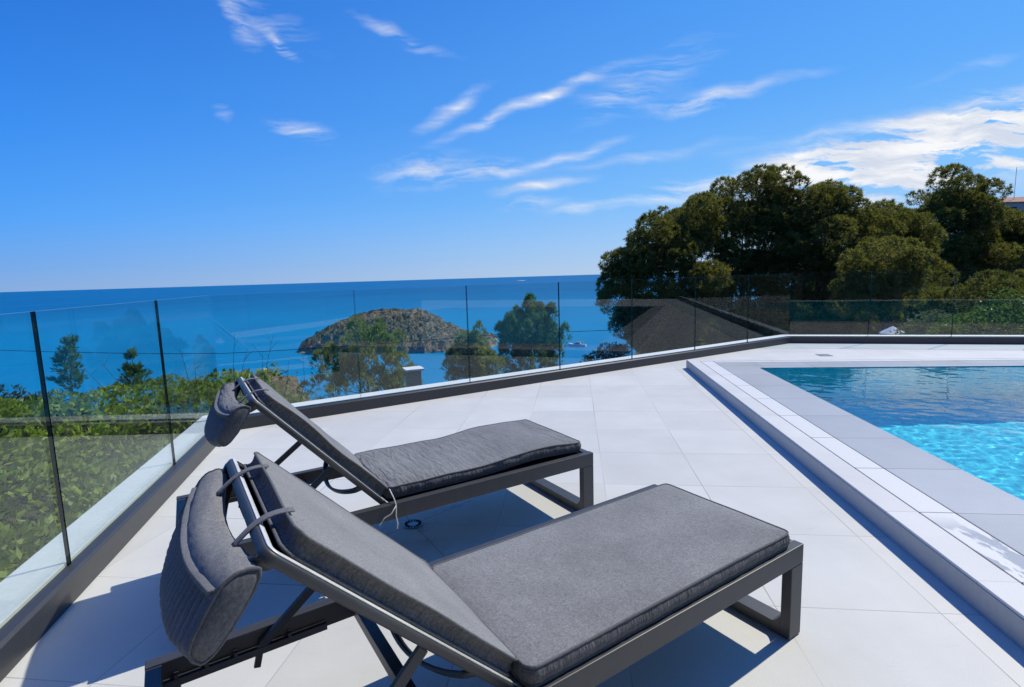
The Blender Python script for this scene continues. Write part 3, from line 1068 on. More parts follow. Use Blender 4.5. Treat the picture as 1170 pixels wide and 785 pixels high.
# ------------------------------------------------------------------ sea, terrain
SEA_Z = -58.0
me = bpy.data.meshes.new('sea')
R_ = 90000.0
me.from_pydata([(-R_, -R_, SEA_Z), (R_, -R_, SEA_Z), (R_, R_, SEA_Z), (-R_, R_, SEA_Z)], [], [(0, 1, 2, 3)])
tag(link('sea', me, M['sea']), kind='structure')


def hill_z(x, y):
    # distance out from the terrace towards the sea
    q = Vector((x, y, 0)) - C_L
    dB = q.dot(nB); dL = q.dot(nL); dR = (Vector((x, y, 0)) - C_R).dot(nR)
    d = max(dB, dL, 0.0)
    right = max(0.0, x - 4 - 0.15 * y)           # the hill keeps its height to the right
    k = math.exp(-right / 30.0)
    z = -2.9 - 0.235 * d * k - max(0, d - 30) * 0.14 * k
    z -= max(0, dR) * 0.12 * (1 - k)
    z += (1 - k) * 2.0 * min(1, right / 30)
    z += 0.9 * noise.noise(Vector((x * 0.06, y * 0.06, 3))) + 0.35 * noise.noise(Vector((x * 0.25, y * 0.25, 8)))
    z += max(0.0, x - 15) * (0.14 if y > 4 else 0.14 + 0.03 * min(10, 4 - y))
    return z


def terrain():
    n = 150
    xs = np.linspace(-1, 1, n); ks = np.sign(xs) * np.abs(xs) ** 1.7
    X = ks * 330 + 20; Y = ks * 330 + 60
    vs, fs = [], []
    for y in Y:
        for x in X:
            z = hill_z(x, y)
            q = Vector((x, y, 0))
            inside = (q - C_L).dot(nB) < 0.5 and (q - C_L).dot(nL) < 0.5 and (q - C_R).dot(nR) < 0.5
            if inside: z = min(z, -3.2)
            vs.append((x, y, max(z, SEA_Z - 6)))
    for j in range(n - 1):
        for i in range(n - 1):
            k = j * n + i; fs.append((k, k + 1, k + n + 1, k + n))
    me = bpy.data.meshes.new('hillside'); me.from_pydata(vs, [], fs)
    tag(link('hillside', me, M['hill'], None, True), kind='structure')


terrain()


def island():
    # outline through photo pixels: waterline left (338,404) to right (590,392), crest about 355
    D = 430.0
    a = at(324, 405, D); b = at(552, 398, D)
    cx, cy = (a.x + b.x) / 2 + 6, D + 50
    rx, ry = (b.x - a.x) / 2 + 6, 62
    nx, ny = 190, 150
    vs, fs = [], []
    crest = [(-1.0, 0.0), (-0.93, 0.20), (-0.80, 0.42), (-0.60, 0.70), (-0.42, 0.90), (-0.25, 0.985), (0.0, 1.0), (0.15, 0.97), (0.30, 0.82), (0.45, 0.52), (0.58, 0.25), (0.70, 0.13), (0.9, 0.11), (1.0, 0.0)]
    H = 31.0
    cxs = [c[0] for c in crest]; chs = [c[1] for c in crest]
    for j in range(ny):
        for i in range(nx):
            u = -1.15 + 2.3 * i / (nx - 1); v = -1.25 + 2.5 * j / (ny - 1)
            w = Vector((u * 3.2, v * 2.6, 1.7))
            wob = 0.10 * noise.noise(w * 1.6) + 0.05 * noise.noise(w * 5)
            rr = math.sqrt((u) ** 2 * 0.0 + v * v) + wob
            h = float(np.interp(u + 0.03 * noise.noise(w * 4), cxs, chs, left=-0.2, right=-0.2))
            side = 1 - max(0.0, rr) ** 2.2 / max(0.12, 1 - 0.75 * u * u)
            e = H * h * max(-0.3, side) if h > 0 else H * h
            # cliffs at the foot
            if e > 0:
                e = e * 0.9 + 6.0 * (1 - math.exp(-e / 2.0))
            e += (2.2 * noise.noise(w * 4.5) + 1.7 * noise.noise(w * 11) + 1.1 * noise.noise(w * 24) + 0.6 * noise.noise(w * 45)) * min(1, max(0, e) / 4)
            vs.append((cx + u * rx, cy + v * ry, SEA_Z - 1.5 + e))
    for j in range(ny - 1):
        for i in range(nx - 1):
            k = j * nx + i; fs.append((k, k + 1, k + nx + 1, k + nx))
    me = bpy.data.meshes.new('island'); me.from_pydata(vs, [], fs)
    tag(link('island', me, M['island'], None, False), kind='structure')


island()


def blob_rock(name, c, rx, ry, rz, mat, seed, n=70, amp=0.35):
    bm = bmesh.new()
    bmesh.ops.create_icosphere(bm, subdivisions=5, radius=1)
    for v in bm.verts:
        p = v.co.copy()
        k = 1 + amp * noise.noise(p * 1.5 + Vector((seed, 0, 0))) + amp * 0.5 * noise.noise(p * 4 + Vector((0, seed, 0))) + amp * 0.25 * noise.noise(p * 10) + amp * 0.12 * noise.noise(p * 24)
        v.co = Vector((p.x * rx * k, p.y * ry * k, p.z * rz * k))
    o = from_bm(name, bm, mat)
    o.location = c
    return o


c = at(292, 496, 58)
o = blob_rock('rocky_headland', c, 6.6, 8, 6.0, M['headland'], 3)
tag(o, kind='structure')


# ------------------------------------------------------------------ foliage
def leaves(name, C, A, ln, wd, mat, parent=None, jit=0.25):
    """quads: C centres (n,3), A axis (n,3)"""
    n = len(C)
    A = A / np.linalg.norm(A, axis=1, keepdims=True)
    rnd = RNG.normal(size=(n, 3))
    Bv = np.cross(A, rnd); Bv /= np.linalg.norm(Bv, axis=1, keepdims=True) + 1e-9
    l = ln * (1 + jit * RNG.uniform(-1, 1, (n, 1))); w = wd * (1 + jit * RNG.uniform(-1, 1, (n, 1)))
    V = np.empty((n, 4, 3))
    V[:, 0] = C
    V[:, 1] = C + A * l * 0.45 + Bv * w * 0.5
    V[:, 2] = C + A * l
    V[:, 3] = C + A * l * 0.45 - Bv * w * 0.5
    me = bpy.data.meshes.new(name)
    me.vertices.add(n * 4); me.loops.add(n * 4); me.polygons.add(n)
    me.vertices.foreach_set('co', V.reshape(-1).astype(np.float32))
    me.loops.foreach_set('vertex_index', np.arange(n * 4, dtype=np.int32))
    me.polygons.foreach_set('loop_start', np.arange(0, n * 4, 4, dtype=np.int32))
    me.update(calc_edges=True)
    return link(name, me, mat, parent)


def sphere_dirs(n, up=0.0):
    d = RNG.normal(size=(n, 3)); d[:, 2] += up
    return d / np.linalg.norm(d, axis=1, keepdims=True)


def crown_points(clumps, per_area, up=0.35, shell=(0.72, 1.02)):
    """clumps: list of (x, y, z, rx, ry, rz)"""
    P, Dn = [], []
    for (x, y, z, rx, ry, rz) in clumps:
        n = max(8, int(per_area * (rx * ry + rx * rz + ry * rz) / 3))
        d = sphere_dirs(n, up)
        r = RNG.uniform(shell[0], shell[1], (n, 1)) ** 0.7
        P.append(np.array([x, y, z]) + d * r * np.array([rx, ry, rz])); Dn.append(d)
    return np.vstack(P), np.vstack(Dn)


def tufts(P, D, k, spread=0.9, up=0.3):
    P2 = np.repeat(P, k, axis=0); D2 = np.repeat(D, k, axis=0) + RNG.normal(size=(len(P) * k, 3)) * spread
    D2[:, 2] += up
    return P2, D2


def clump_cloud(lobes, count, rmin, rmax, seed, flat=0.75):
    """clumps scattered over the outside of big lobes"""
    r = np.random.default_rng(seed); out = []
    tot = sum(l[3] * l[5] for l in lobes)
    for (x, y, z, rx, ry, rz) in lobes:
        m = max(4, int(count * rx * rz / tot))
        for _ in range(m):
            d = r.normal(size=3); d[2] += 0.25; d /= np.linalg.norm(d)
            q = r.uniform(0.55, 0.98)
            s = r.uniform(rmin, rmax)
            out.append((x + d[0] * rx * q, y + d[1] * ry * q, z + d[2] * rz * q, s, s, s * flat))
    return out


def pine_tree(label, base, lobes, mat, count, rmin, rmax, dens, k, ln, wd, trunk_r, seed, name='pine_tree', group='pine trees beyond the terrace', inner=True, bark='bark', up=0.35, flat=0.75):
    root = empty(name, base)
    tag(root, label, 'tree', group)
    b = np.array(base)
    lob = [(x - b[0], y - b[1], z - b[2], rx, ry, rz) for x, y, z, rx, ry, rz in lobes]
    cl = clump_cloud(lob, count, rmin, rmax, seed, flat)
    P, D = crown_points(cl, dens, up)
    if inner:   # looser inner foliage so the crown is not hollow
        P2, D2 = crown_points([(x, y, z, rx * 0.7, ry * 0.7, rz * 0.7) for x, y, z, rx, ry, rz in lob], dens * 0.8, 0.0, (0.3, 1.0))
        P = np.vstack([P, P2]); D = np.vstack([D, D2])
    C, A = tufts(P, D, k, 0.9 if up < 0.9 else 0.55, 0.3 if up < 0.9 else 1.0)
    leaves('crown', C, A, ln, wd, mat, root)
    bm = bmesh.new()
    r = random.Random(seed)
    top = Vector((sum(l[0] * l[3] for l in lob), sum(l[1] * l[3] for l in lob), sum(l[2] * l[3] for l in lob))) / sum(l[3] for l in lob)
    pts = [Vector((0, 0, -0.5)) + (top - Vector((0, 0, -0.5))) * f + Vector((r.uniform(-1, 1), r.uniform(-1, 1), 0)) * trunk_r * 1.2 * math.sin(PI * f) for f in (0, 0.2, 0.4, 0.6, 0.8, 1.0)]
    taper_tube(bm, pts, [trunk_r * (1 - 0.7 * i / 5) for i in range(6)])
    for i in range(0, len(cl), max(1, len(cl) // 26)):
        t = Vector(cl[i][:3])
        s = pts[3].lerp(pts[5], r.random())
        if r.random() < 0.5: s = pts[2].lerp(pts[4], r.random())
        m_ = s.lerp(t, 0.5) + Vector((0, 0, -0.12 * (t - s).length))
        taper_tube(bm, [s, m_, t], [trunk_r * 0.32, trunk_r * 0.2, trunk_r * 0.06], 5)
    from_bm('trunk', bm, M[bark], root, smooth=True)
    return root


def lobe(px, py, d, wpx, hpx, depth=None):
    c = at(px, py, d)
    s = d / F_PX * 1.08
    rx, rz = wpx * s / 2, hpx * s / 2
    return (c.x, c.y, c.z, rx, depth or rx * 0.9, rz)


def ground_base(px, d, dz=0.0):
    c = at(px, 330, d)
    return (c.x, c.y, hill_z(c.x, c.y) + dz)


PN = dict(count=95, rmin=0.5, rmax=1.1, dens=210, k=16, ln=0.21, wd=0.032, trunk_r=0.22)
FAR = dict(count=95, rmin=1.3, rmax=2.7, dens=34, k=16, ln=0.50, wd=0.078, trunk_r=0.5)
pine_tree('dark spreading pine at the left edge of the pine group, leaning over the sea', ground_base(745, 31),
          [lobe(754, 275, 30, 104, 66), lobe(733, 300, 30, 56, 50), lobe(790, 258, 31, 80, 60), lobe(760, 320, 30, 120, 70), lobe(724, 352, 29, 52, 46), lobe(726, 378, 29, 40, 40), lobe(758, 365, 30, 110, 60), lobe(765, 395, 29, 110, 50)],
          M['pine'], seed=21, **PN)
pine_tree('tall dark pine with the highest domed crown of the group', ground_base(850, 33),
          [lobe(852, 226, 33, 96, 62), lobe(815, 250, 33, 70, 60), lobe(850, 275, 33, 150, 80), lobe(885, 240, 33, 60, 60), lobe(845, 330, 33, 150, 90), lobe(840, 380, 31, 150, 60)],
          M['pine'], seed=22, **PN)
pine_tree('broad dark pine right of the tallest crown, with layered clumps', ground_base(935, 32),
          [lobe(925, 232, 32, 70, 50), lobe(955, 240, 32, 62, 52), lobe(930, 275, 32, 130, 80), lobe(985, 268, 33, 60, 50), lobe(920, 330, 32, 150, 80)],
          M['pine'], seed=23, **PN)
pine_tree('low olive-green young pine lit by the sun before the dark pines', ground_base(1020, 25),
          [lobe(1018, 300, 25, 84, 48), lobe(990, 322, 25, 56, 34), lobe(1030, 326, 25, 60, 30), lobe(1000, 345, 25, 70, 34)],
          M['pine_light'], seed=24, count=44, rmin=0.35, rmax=0.75, dens=300, k=14, ln=0.18, wd=0.03, trunk_r=0.12)
pine_tree('round-topped dark pine standing apart on the right of the cloud gap', ground_base(1088, 80),
          [lobe(1090, 226, 80, 84, 50), lobe(1072, 255, 80, 76, 56), lobe(1112, 258, 80, 60, 56), lobe(1085, 295, 80, 110, 60), lobe(1090, 330, 80, 130, 60)],
          M['pine'], seed=25, **FAR)
pine_tree('thin open pine beside the terracotta-roofed house', ground_base(1165, 82),
          [lobe(1160, 262, 82, 56, 36), lobe(1182, 276, 82, 70, 46), lobe(1150, 285, 82, 36, 30), lobe(1180, 320, 82, 60, 40)],
          M['pine'], seed=26, count=60, rmin=1.0, rmax=2.2, dens=34, k=14, ln=0.5, wd=0.078, trunk_r=0.45)
pine_tree('low background pine filling the dip between the tall pines', ground_base(1020, 42),
          [lobe(1010, 262, 42, 80, 46), lobe(1040, 275, 42, 60, 50), lobe(1010, 310, 42, 110, 60), lobe(960, 330, 42, 100, 60)],
          M['pine'], seed=27, count=70, rmin=0.7, rmax=1.3, dens=120, k=14, ln=0.30, wd=0.045, trunk_r=0.2)
pine_tree('shaded understorey pine behind the right-hand glass panes', ground_base(1110, 30),
          [lobe(1110, 345, 30, 130, 50), lobe(1060, 355, 30, 90, 46), lobe(960, 372, 31, 150, 60), lobe(880, 372, 31, 150, 60), lobe(1150, 372, 30, 120, 60), lobe(1040, 378, 31, 120, 50)],
          M['pine'], seed=28, count=110, rmin=0.5, rmax=1.0, dens=200, k=14, ln=0.22, wd=0.04, trunk_r=0.15)

SM = dict(group='small trees between the balustrade and the sea')
pine_tree('rounded blue-green conifer in front of open sea, left of the moored boat', ground_base(606, 42),
          [lobe(605, 385, 42, 66, 44), lobe(612, 368, 42, 40, 30), lobe(585, 392, 42, 44, 34), lobe(632, 390, 42, 34, 36), lobe(606, 420, 42, 84, 50)],
          M['pine_blue'], seed=31, count=120, rmin=0.22, rmax=0.42, dens=230, k=7, ln=0.40, wd=0.050, trunk_r=0.14, name='conifer', up=1.3, flat=2.6, inner=False, **SM)
pine_tree('wispy grey-green tree in front of the island', ground_base(412, 28),
          [lobe(418, 408, 28, 80, 60), lobe(425, 392, 28, 48, 36), lobe(390, 425, 28, 56, 40), lobe(410, 455, 28, 120, 60), lobe(455, 430, 28, 40, 40), lobe(450, 454, 27, 36, 20)],
          M['olive'], seed=32, count=85, rmin=0.22, rmax=0.5, dens=260, k=7, ln=0.29, wd=0.032, trunk_r=0.10, name='olive_tree', up=1.2, inner=False, flat=1.7, **SM)
pine_tree('small sparse grey-green tree beside the cove, between island and conifer', ground_base(540, 36),
          [lobe(541, 410, 36, 46, 40), lobe(546, 392, 36, 20, 26), lobe(530, 425, 36, 50, 36), lobe(560, 425, 36, 40, 34)],
          M['olive'], seed=33, count=56, rmin=0.25, rmax=0.55, dens=260, k=7, ln=0.29, wd=0.038, trunk_r=0.1, name='olive_tree', up=1.0, flat=1.8, inner=False, **SM)


def sapling(label, px, ytop, ybot, d, seed):
    p1 = at(px, ytop, d); p0 = at(px + 6, ybot + 12, d)
    root = empty('pine_sapling', p0); tag(root, label, 'tree', 'saplings above the green shrub bank')
    h = p1.z - p0.z; lean = p1.x - p0.x
    r = np.random.default_rng(seed)
    Pl, Dl = [], []
    for b_ in range(34):
        f0 = r.uniform(0.02, 0.98) ** 1.15; a0 = r.uniform(0, 2 * PI); ln_ = h * (0.05 + 0.24 * (1 - f0)) * r.uniform(0.5, 1.3)
        m = 14
        t = r.uniform(0.15, 1, m)
        Pl.append(np.stack([lean * f0 + np.cos(a0) * ln_ * t + r.normal(size=m) * 0.03, np.sin(a0) * ln_ * t + r.normal(size=m) * 0.03, f0 * h + ln_ * 0.7 * t ** 1.4 + r.normal(size=m) * 0.035], 1))
        Dl.append(np.stack([np.full(m, np.cos(a0)), np.full(m, np.sin(a0)), np.full(m, 0.9)], 1))
    P = np.vstack(Pl); D = np.vstack(Dl)
    C, A = tufts(P, D, 4, 0.45, 0.2)
    leaves('crown', C, A, 0.11, 0.022, M['pine_blue'], root)
    bm = bmesh.new()
    taper_tube(bm, [(0, 0, -0.5), (lean * 0.5, 0, h * 0.5), (lean, 0, h * 0.98)], [0.02, 0.014, 0.004], 5)
    from_bm('trunk', bm, M['bark'], root)


sapling('taller feathery sapling rising above the green bank behind the left glass', 77, 388, 442, 10.5, 5)
sapling('shorter feathery sapling on the green bank, near the pane joint', 150, 402, 440, 11.5, 6)


# ground cover bank on the left
def bank():
    n = 190000
    X = RNG.uniform(-24, -1.5, n); Y = RNG.uniform(0.0, 18.0, n)
    q = np.stack([X, Y], 1)
    nl = np.array([nL.x, nL.y]); cl = np.array([C_L.x, C_L.y])
    nb = np.array([nB.x, nB.y])
    dL = (q - cl) @ nl; dB = (q - cl) @ nb
    dist = np.hypot(X, Y)
    keep = ((dL > 0.34) | (dB > 0.6)) & (dB < 9.5) & (dL < 17.0) & (RNG.uniform(0, 1, n) < np.clip(1.25 - 0.055 * dist, 0.35, 1)) & (Y > -X * 0.72 - 2.0) & (X < -0.50 * Y + 0.25 + RNG.normal(size=n) * 0.35)
    X, Y = X[keep], Y[keep]

    def hz(x, y):
        v = Vector((x, y, 0))
        d = (v - C_L).dot(nL); b_ = (v - C_L).dot(nB)
        z = -1.20 + 0.085 * min(max(d, b_ * 0.8), 8)
        z += 0.62 * noise.noise(Vector((x * 0.42, y * 0.42, 1))) + 0.22 * noise.noise(Vector((x * 1.5, y * 1.5, 4)))
        z -= max(0, d - 11.0) * 0.30 + max(0, b_ - 7.5) * 0.45
        z -= max(0, -x - 11.0) * 0.16
        return z
    Z = np.empty(len(X)); NX = np.zeros((len(X), 3)); NX[:, 2] = 1
    for i in range(len(X)):
        x, y = X[i], Y[i]
        z = hz(x, y); Z[i] = z
        NX[i, 0] = -(hz(x + .1, y) - z) / .1; NX[i, 1] = -(hz(x, y + .1) - z) / .1
    depth = RNG.exponential(0.09, len(X))
    P = np.stack([X, Y, Z - np.minimum(depth, 0.4) + 0.05], 1)
    A = NX * 1.0 + RNG.normal(size=NX.shape) * 0.8 + np.array([0.5, 0.35, 0.0])
    o = leaves('ground_cover', P, A, 0.095, 0.062, M['broad'], None, 0.45)
    tag(o, kind='stuff')
    # earth under it
    vs, fs = [], []
    m = 90
    gx = np.linspace(-25, -1.4, m); gy = np.linspace(-1, 19, m)
    for y in gy:
        for x in gx:
            v = Vector((x, y, 0)); d = (v - C_L).dot(nL); b_ = (v - C_L).dot(nB)
            z = hz(x, y) - 0.30
            if d < 0.33 and b_ < 0.5: z = -3
            if b_ > 9.3 or d > 16.8 or x > -0.52 * y: z = min(z, hill_z(x, y)) - 1.0
            vs.append((x, y, z))
    for j in range(m - 1):
        for i in range(m - 1):
            k = j * m + i; fs.append((k, k + 1, k + m + 1, k + m))
    me = bpy.data.meshes.new('bank_earth'); me.from_pydata(vs, [], fs)
    tag(link('bank_earth', me, M['hill'], None, True), kind='structure')


bank()


def bush(name, label, lobes, mat, dens, k, ln, wd, cat='bush', group=None, count=30, rmin=0.25, rmax=0.5, seed=1):
    b = Vector((lobes[0][0], lobes[0][1], lobes[0][2] - lobes[0][5]))
    root = empty(name, b); tag(root, label, cat, group)
    lob = [(x - b.x, y - b.y, z - b.z, rx, ry, rz) for x, y, z, rx, ry, rz in lobes]
    cl = clump_cloud(lob, count, rmin, rmax, seed)
    P, D = crown_points(cl + [(x, y, z, rx * .85, ry * .85, rz * .85) for x, y, z, rx, ry, rz in lob], dens, 0.4)
    C, A = tufts(P, D, k, 0.8, 0.2)
    leaves('foliage', C, A, ln, wd, mat, root)
    bm = bmesh.new()
    r = random.Random(seed)
    for i in range(9):
        c = lob[i % len(lob)]
        t = Vector((c[0] + r.uniform(-.5, .5) * c[3], c[1] + r.uniform(-.5, .5) * c[4], c[2] + 0.5 * c[5]))
        f = Vector((0, 0, -1.2))
        taper_tube(bm, [f, f.lerp(t, 0.5) + Vector((r.uniform(-.1, .1), r.uniform(-.1, .1), -0.1)), t], [0.03, 0.02, 0.006], 5)
    from_bm('stem', bm, M['twig'], root)
    return root


bush('shrub', 'dull grey-green shrub at the far left below the horizon', [lobe(15, 476, 13, 90, 40), lobe(-30, 478, 13, 90, 50), lobe(55, 470, 14, 60, 26)],
     M['maquis'], 260, 5, 0.12, 0.035, seed=41, group=None)
bush('hedge', 'rounded bright green hedge beyond the right glass, at the edge of the picture', [lobe(1130, 378, 17, 120, 46), lobe(1180, 362, 17, 110, 56), lobe(1090, 384, 17, 60, 26), lobe(1215, 352, 17, 90, 60)],
     M['hedge'], 420, 4, 0.10, 0.055, cat='hedge', seed=42, count=60, rmin=0.2, rmax=0.4)
bush('shrub', 'pale silvery shrub low behind the right glass beside the white canopy', [lobe(1066, 372, 21, 36, 24), lobe(1040, 380, 21, 34, 14)],
     M['pale_bush'], 320, 4, 0.10, 0.04, seed=43)
bush('shrub', 'scrubby green shrub on the rocky headland edge behind the near headrest', [lobe(240, 454, 16, 60, 32), lobe(262, 468, 15, 50, 30), lobe(218, 452, 15, 60, 28)],
     M['broad'], 260, 4, 0.09, 0.045, seed=44)
bush('shrub', 'thin olive shrub beside the rocky headland', [lobe(345, 470, 24, 50, 34), lobe(330, 480, 22, 50, 30)],
     M['olive'], 200, 5, 0.12, 0.03, seed=45)
bush('shrub', 'low green shrub at the foot of the glass left of the dark pines', [lobe(690, 412, 30, 40, 14), lobe(704, 406, 29, 36, 22)],
     M['maquis'], 260, 5, 0.14, 0.04, seed=46)


# bare twigs rising over the bank
def bare_twigs():
    b = at(272, 446, 9.5)
    root = None
    bm = bmesh.new(); r = random.Random(9)
    for px, py in ((268, 380), (282, 398), (312, 383), (330, 412), (206, 398), (222, 410), (114, 412), (300, 402), (346, 404), (95, 420)):
        t = at(px, py, 9.5 + r.uniform(-.6, .6)) - b
        s = Vector((t.x * 0.75 + r.uniform(-.2, .2), t.y, -0.35))
        m_ = s.lerp(t, 0.5) + Vector((r.uniform(-.08, .08), 0, 0.03))
        taper_tube(bm, [s, m_, t], [0.007, 0.005, 0.002], 4)
        for _ in range(3):
            f = r.uniform(0.4, 0.9); q = m_.lerp(t, f)
            taper_tube(bm, [q, q + Vector((r.uniform(-.25, .25), r.uniform(-.1, .1), r.uniform(0.05, .25)))], [0.003, 0.0012], 4)
    o = from_bm('bare_shrub', bm, M['twig']); o.location = b
    tag(o, 'leafless grey twigs sticking up over the green bank against the sea', 'shrub')


bare_twigs()

# overhead cable
bm = bmesh.new()
pts = []
for i in range(60):
    f = i / 59; px = -150 + f * 900
    py = 394 + 10 * math.sin(PI * min(1, f * 1.25)) - 34 * max(0, f - 0.45)
    pts.append(at(px, py, 26))
sweep(bm, pts, circ(0.014, 5))
tag(from_bm('overhead_cable', bm, M['cable']), 'thin black overhead cable crossing in front of the sea', 'cable')


# ------------------------------------------------------------------ small buildings and boats
def chimney():
    c = at(472, 421, 26)
    root = empty('chimney', (c.x, c.y, c.z - 4.5)); tag(root, 'brown chimney with pale flat slab cap among the trees before the cove', 'chimney')
    bm = bmesh.new(); box(bm, -0.33, 0.33, -0.33, 0.33, 0, 4.42); from_bm('shaft', bm, M['brick'], root, bevel=0.02)
    bm = bmesh.new(); box(bm, -0.47, 0.47, -0.47, 0.47, 4.43, 4.53); from_bm('cap', bm, M['white_wall'], root, bevel=0.02)
    root.rotation_euler = (0, 0, 0.4)


chimney()


def house():
    d = 112
    c = at(1165, 228, d); gz = hill_z(c.x, c.y)
    root = empty('house', (c.x + 3, c.y + 3, gz), ); tag(root, 'pale house with terracotta roof half hidden behind the right-hand pines', 'house')
    H = c.z - gz - 0.6
    bm = bmesh.new(); box(bm, -7, 7, -4, 4, 0, H); from_bm('wall', bm, M['stucco'], root, bevel=0.03)
    bm = bmesh.new()
    v = [bm.verts.new(p) for p in ((-7.5, -4.5, H + .01), (7.5, -4.5, H + .01), (7.5, 4.5, H + .01), (-7.5, 4.5, H + .01), (-3.5, 0, H + 1.5), (3.5, 0, H + 1.5))]
    for f in ((0, 1, 5, 4), (1, 2, 5), (2, 3, 4, 5), (3, 0, 4), (3, 2, 1, 0)): bm.faces.new([v[i] for i in f])
    from_bm('roof', bm, M['roof_tile'], root)
    for x in (-5, -2, 1.5, 4.8):
        for z in (H - 2.4, H - 5.2):
            bm = bmesh.new(); box(bm, x - 0.6, x + 0.6, -4.05, -3.98, z, z + 1.4)
            f = from_bm('window', bm, M['window_dark'], root)
            bm = bmesh.new(); box(bm, x - 0.7, x + 0.7, -4.12, -4.002, z - 0.12, z - 0.01); from_bm('sill', bm, M['stucco'], f)
    # mast
    m = at(1167, 190, d)
    bm = bmesh.new(); sweep(bm, [(m.x, m.y + 1, c.z - 1.0), (m.x, m.y + 1, m.z)], circ(0.05, 6), up=(0, 1, 0))
    tag(from_bm('antenna_mast', bm, M['white_metal']), 'thin pale antenna mast rising above the terracotta roof', 'mast')


house()


def added_villa():  # unseen block added behind the camera, only to give the glass a dark reflection
    o_ = st(-9, -4.0); root = empty('added_villa', o_, rad(-7))
    tag(root, 'added unseen house block with dark glazing behind the terrace, mirrored in the glass balustrade', 'house')
    bm = bmesh.new(); box(bm, 0, 24, -7, 0, -0.5, 6.4); from_bm('wall', bm, M['channel'], root)
    bm = bmesh.new(); box(bm, -0.6, 24.6, -7.6, 0.9, 6.41, 6.75); from_bm('roof', bm, M['channel'], root)
    for i in range(7):
        for z0 in (0.1, 3.5):
            bm = bmesh.new(); x = 0.6 + i * 3.35
            box(bm, x, x + 3.0, 0.003, 0.05, z0, z0 + 2.6); from_bm('window', bm, M['window_dark'], root)


added_villa()


def canopy():
    c = at(1020, 373, 22)
    root = empty('parasol', (c.x, c.y, c.z - 2.4)); tag(root, 'small pale parasol below the terrace, seen through the right glass', 'parasol')
    bm = bmesh.new()
    ap = bm.verts.new((0, 0, 2.42)); k = [bm.verts.new((0.52 * math.cos(a), 0.52 * math.sin(a), 2.12)) for a in [PI / 4 * i for i in range(8)]]
    for i in range(8): bm.faces.new((k[i], k[(i + 1) % 8], ap))
    from_bm('canopy', bm, M['canvas'], root)
    bm = bmesh.new(); sweep(bm, [(0, 0, 0), (0, 0, 2.40)], circ(0.02, 6), up=(0, 1, 0)); from_bm('pole', bm, M['white_metal'], root)


canopy()


def boat(label, px, py, dist, length, heading, group=None, wake=0.0):
    r = ray(px, py); t = (SEA_Z - EYE) / r.z
    p = Vector((0, 0, EYE)) + r * t
    root = empty('motor_boat', (p.x, p.y, SEA_Z), heading); tag(root, label, 'boat', 'boats on the sea')
    L = length; W = L * 0.30
    bm = bmesh.new()
    secs = [(-0.5, 0.92, 0.10), (-0.2, 1.0, 0.10), (0.15, 0.95, 0.115), (0.36, 0.62, 0.135), (0.5, 0.03, 0.16)]
    rings = []
    for x, w, hh in secs:
        rings.append([bm.verts.new((x * L, s * W / 2 * w * k, z)) for s, k, z in ((-1, 0.75, -0.2), (-1, 1, hh * L), (1, 1, hh * L), (1, 0.75, -0.2))])
    for a, b in zip(rings, rings[1:]):
        for j in range(4):
            bm.faces.new((a[j], a[(j + 1) % 4], b[(j + 1) % 4], b[j]))
    bm.faces.new(rings[0]); bm.faces.new(rings[-1][::-1])
    from_bm('hull', bm, M['boat_white'], root)
    bm = bmesh.new()
    hexa(bm, [Vector(v) * L for v in ((-0.22, -0.10, 0.104), (0.24, -0.08, 0.118), (0.24, 0.08, 0.118), (-0.22, 0.10, 0.104), (-0.18, -0.085, 0.20), (0.08, -0.065, 0.20), (0.08, 0.065, 0.20), (-0.18, 0.085, 0.20))])
    cb = from_bm('cabin', bm, M['boat_white'], root, bevel=0.02 * L)
    bm = bmesh.new()
    box(bm, -0.16 * L, 0.10 * L, -0.091 * L, 0.091 * L, 0.150 * L, 0.178 * L)
    from_bm('window', bm, M['window_dark'], cb)
    bm = bmesh.new(); box(bm, -0.49 * L, -0.23 * L, -0.12 * L, 0.12 * L, 0.103 * L, 0.112 * L); from_bm('deck', bm, M['boat_tan'], root)
    bm = bmesh.new(); box(bm, -0.30 * L, 0.02 * L, -0.08 * L, 0.08 * L, 0.245 * L, 0.255 * L)
    for x in (-0.28, 0.0):
        for y in (-0.07, 0.07):
            bar(bm, (x * L, y * L, 0.19 * L), (x * L, y * L, 0.245 * L), 0.01 * L, 0.01 * L, up=(1, 0, 0))
    from_bm('fly_bridge', bm, M['boat_tan'], root)
    if wake:
        bm = bmesh.new()
        bmesh.ops.create_icosphere(bm, subdivisions=3, radius=1)
        for v in bm.verts:
            k = 1 + 0.3 * noise.noise(v.co * 2.5)
            v.co = Vector((v.co.x * L * 1.1 * k - L * 0.3, v.co.y * L * 0.5 * k, v.co.z * L * 0.10 * k))
        from_bm('wake', bm, M['boat_white'], root, smooth=True)
    return root


boat('white motor yacht moored close inshore beside the dark pines', 659, 395.5, 0, 16.0, 2.7)
boat('tiny white motor boat far out near the horizon', 594, 321.0, 0, 70, 2.9, wake=1.0)

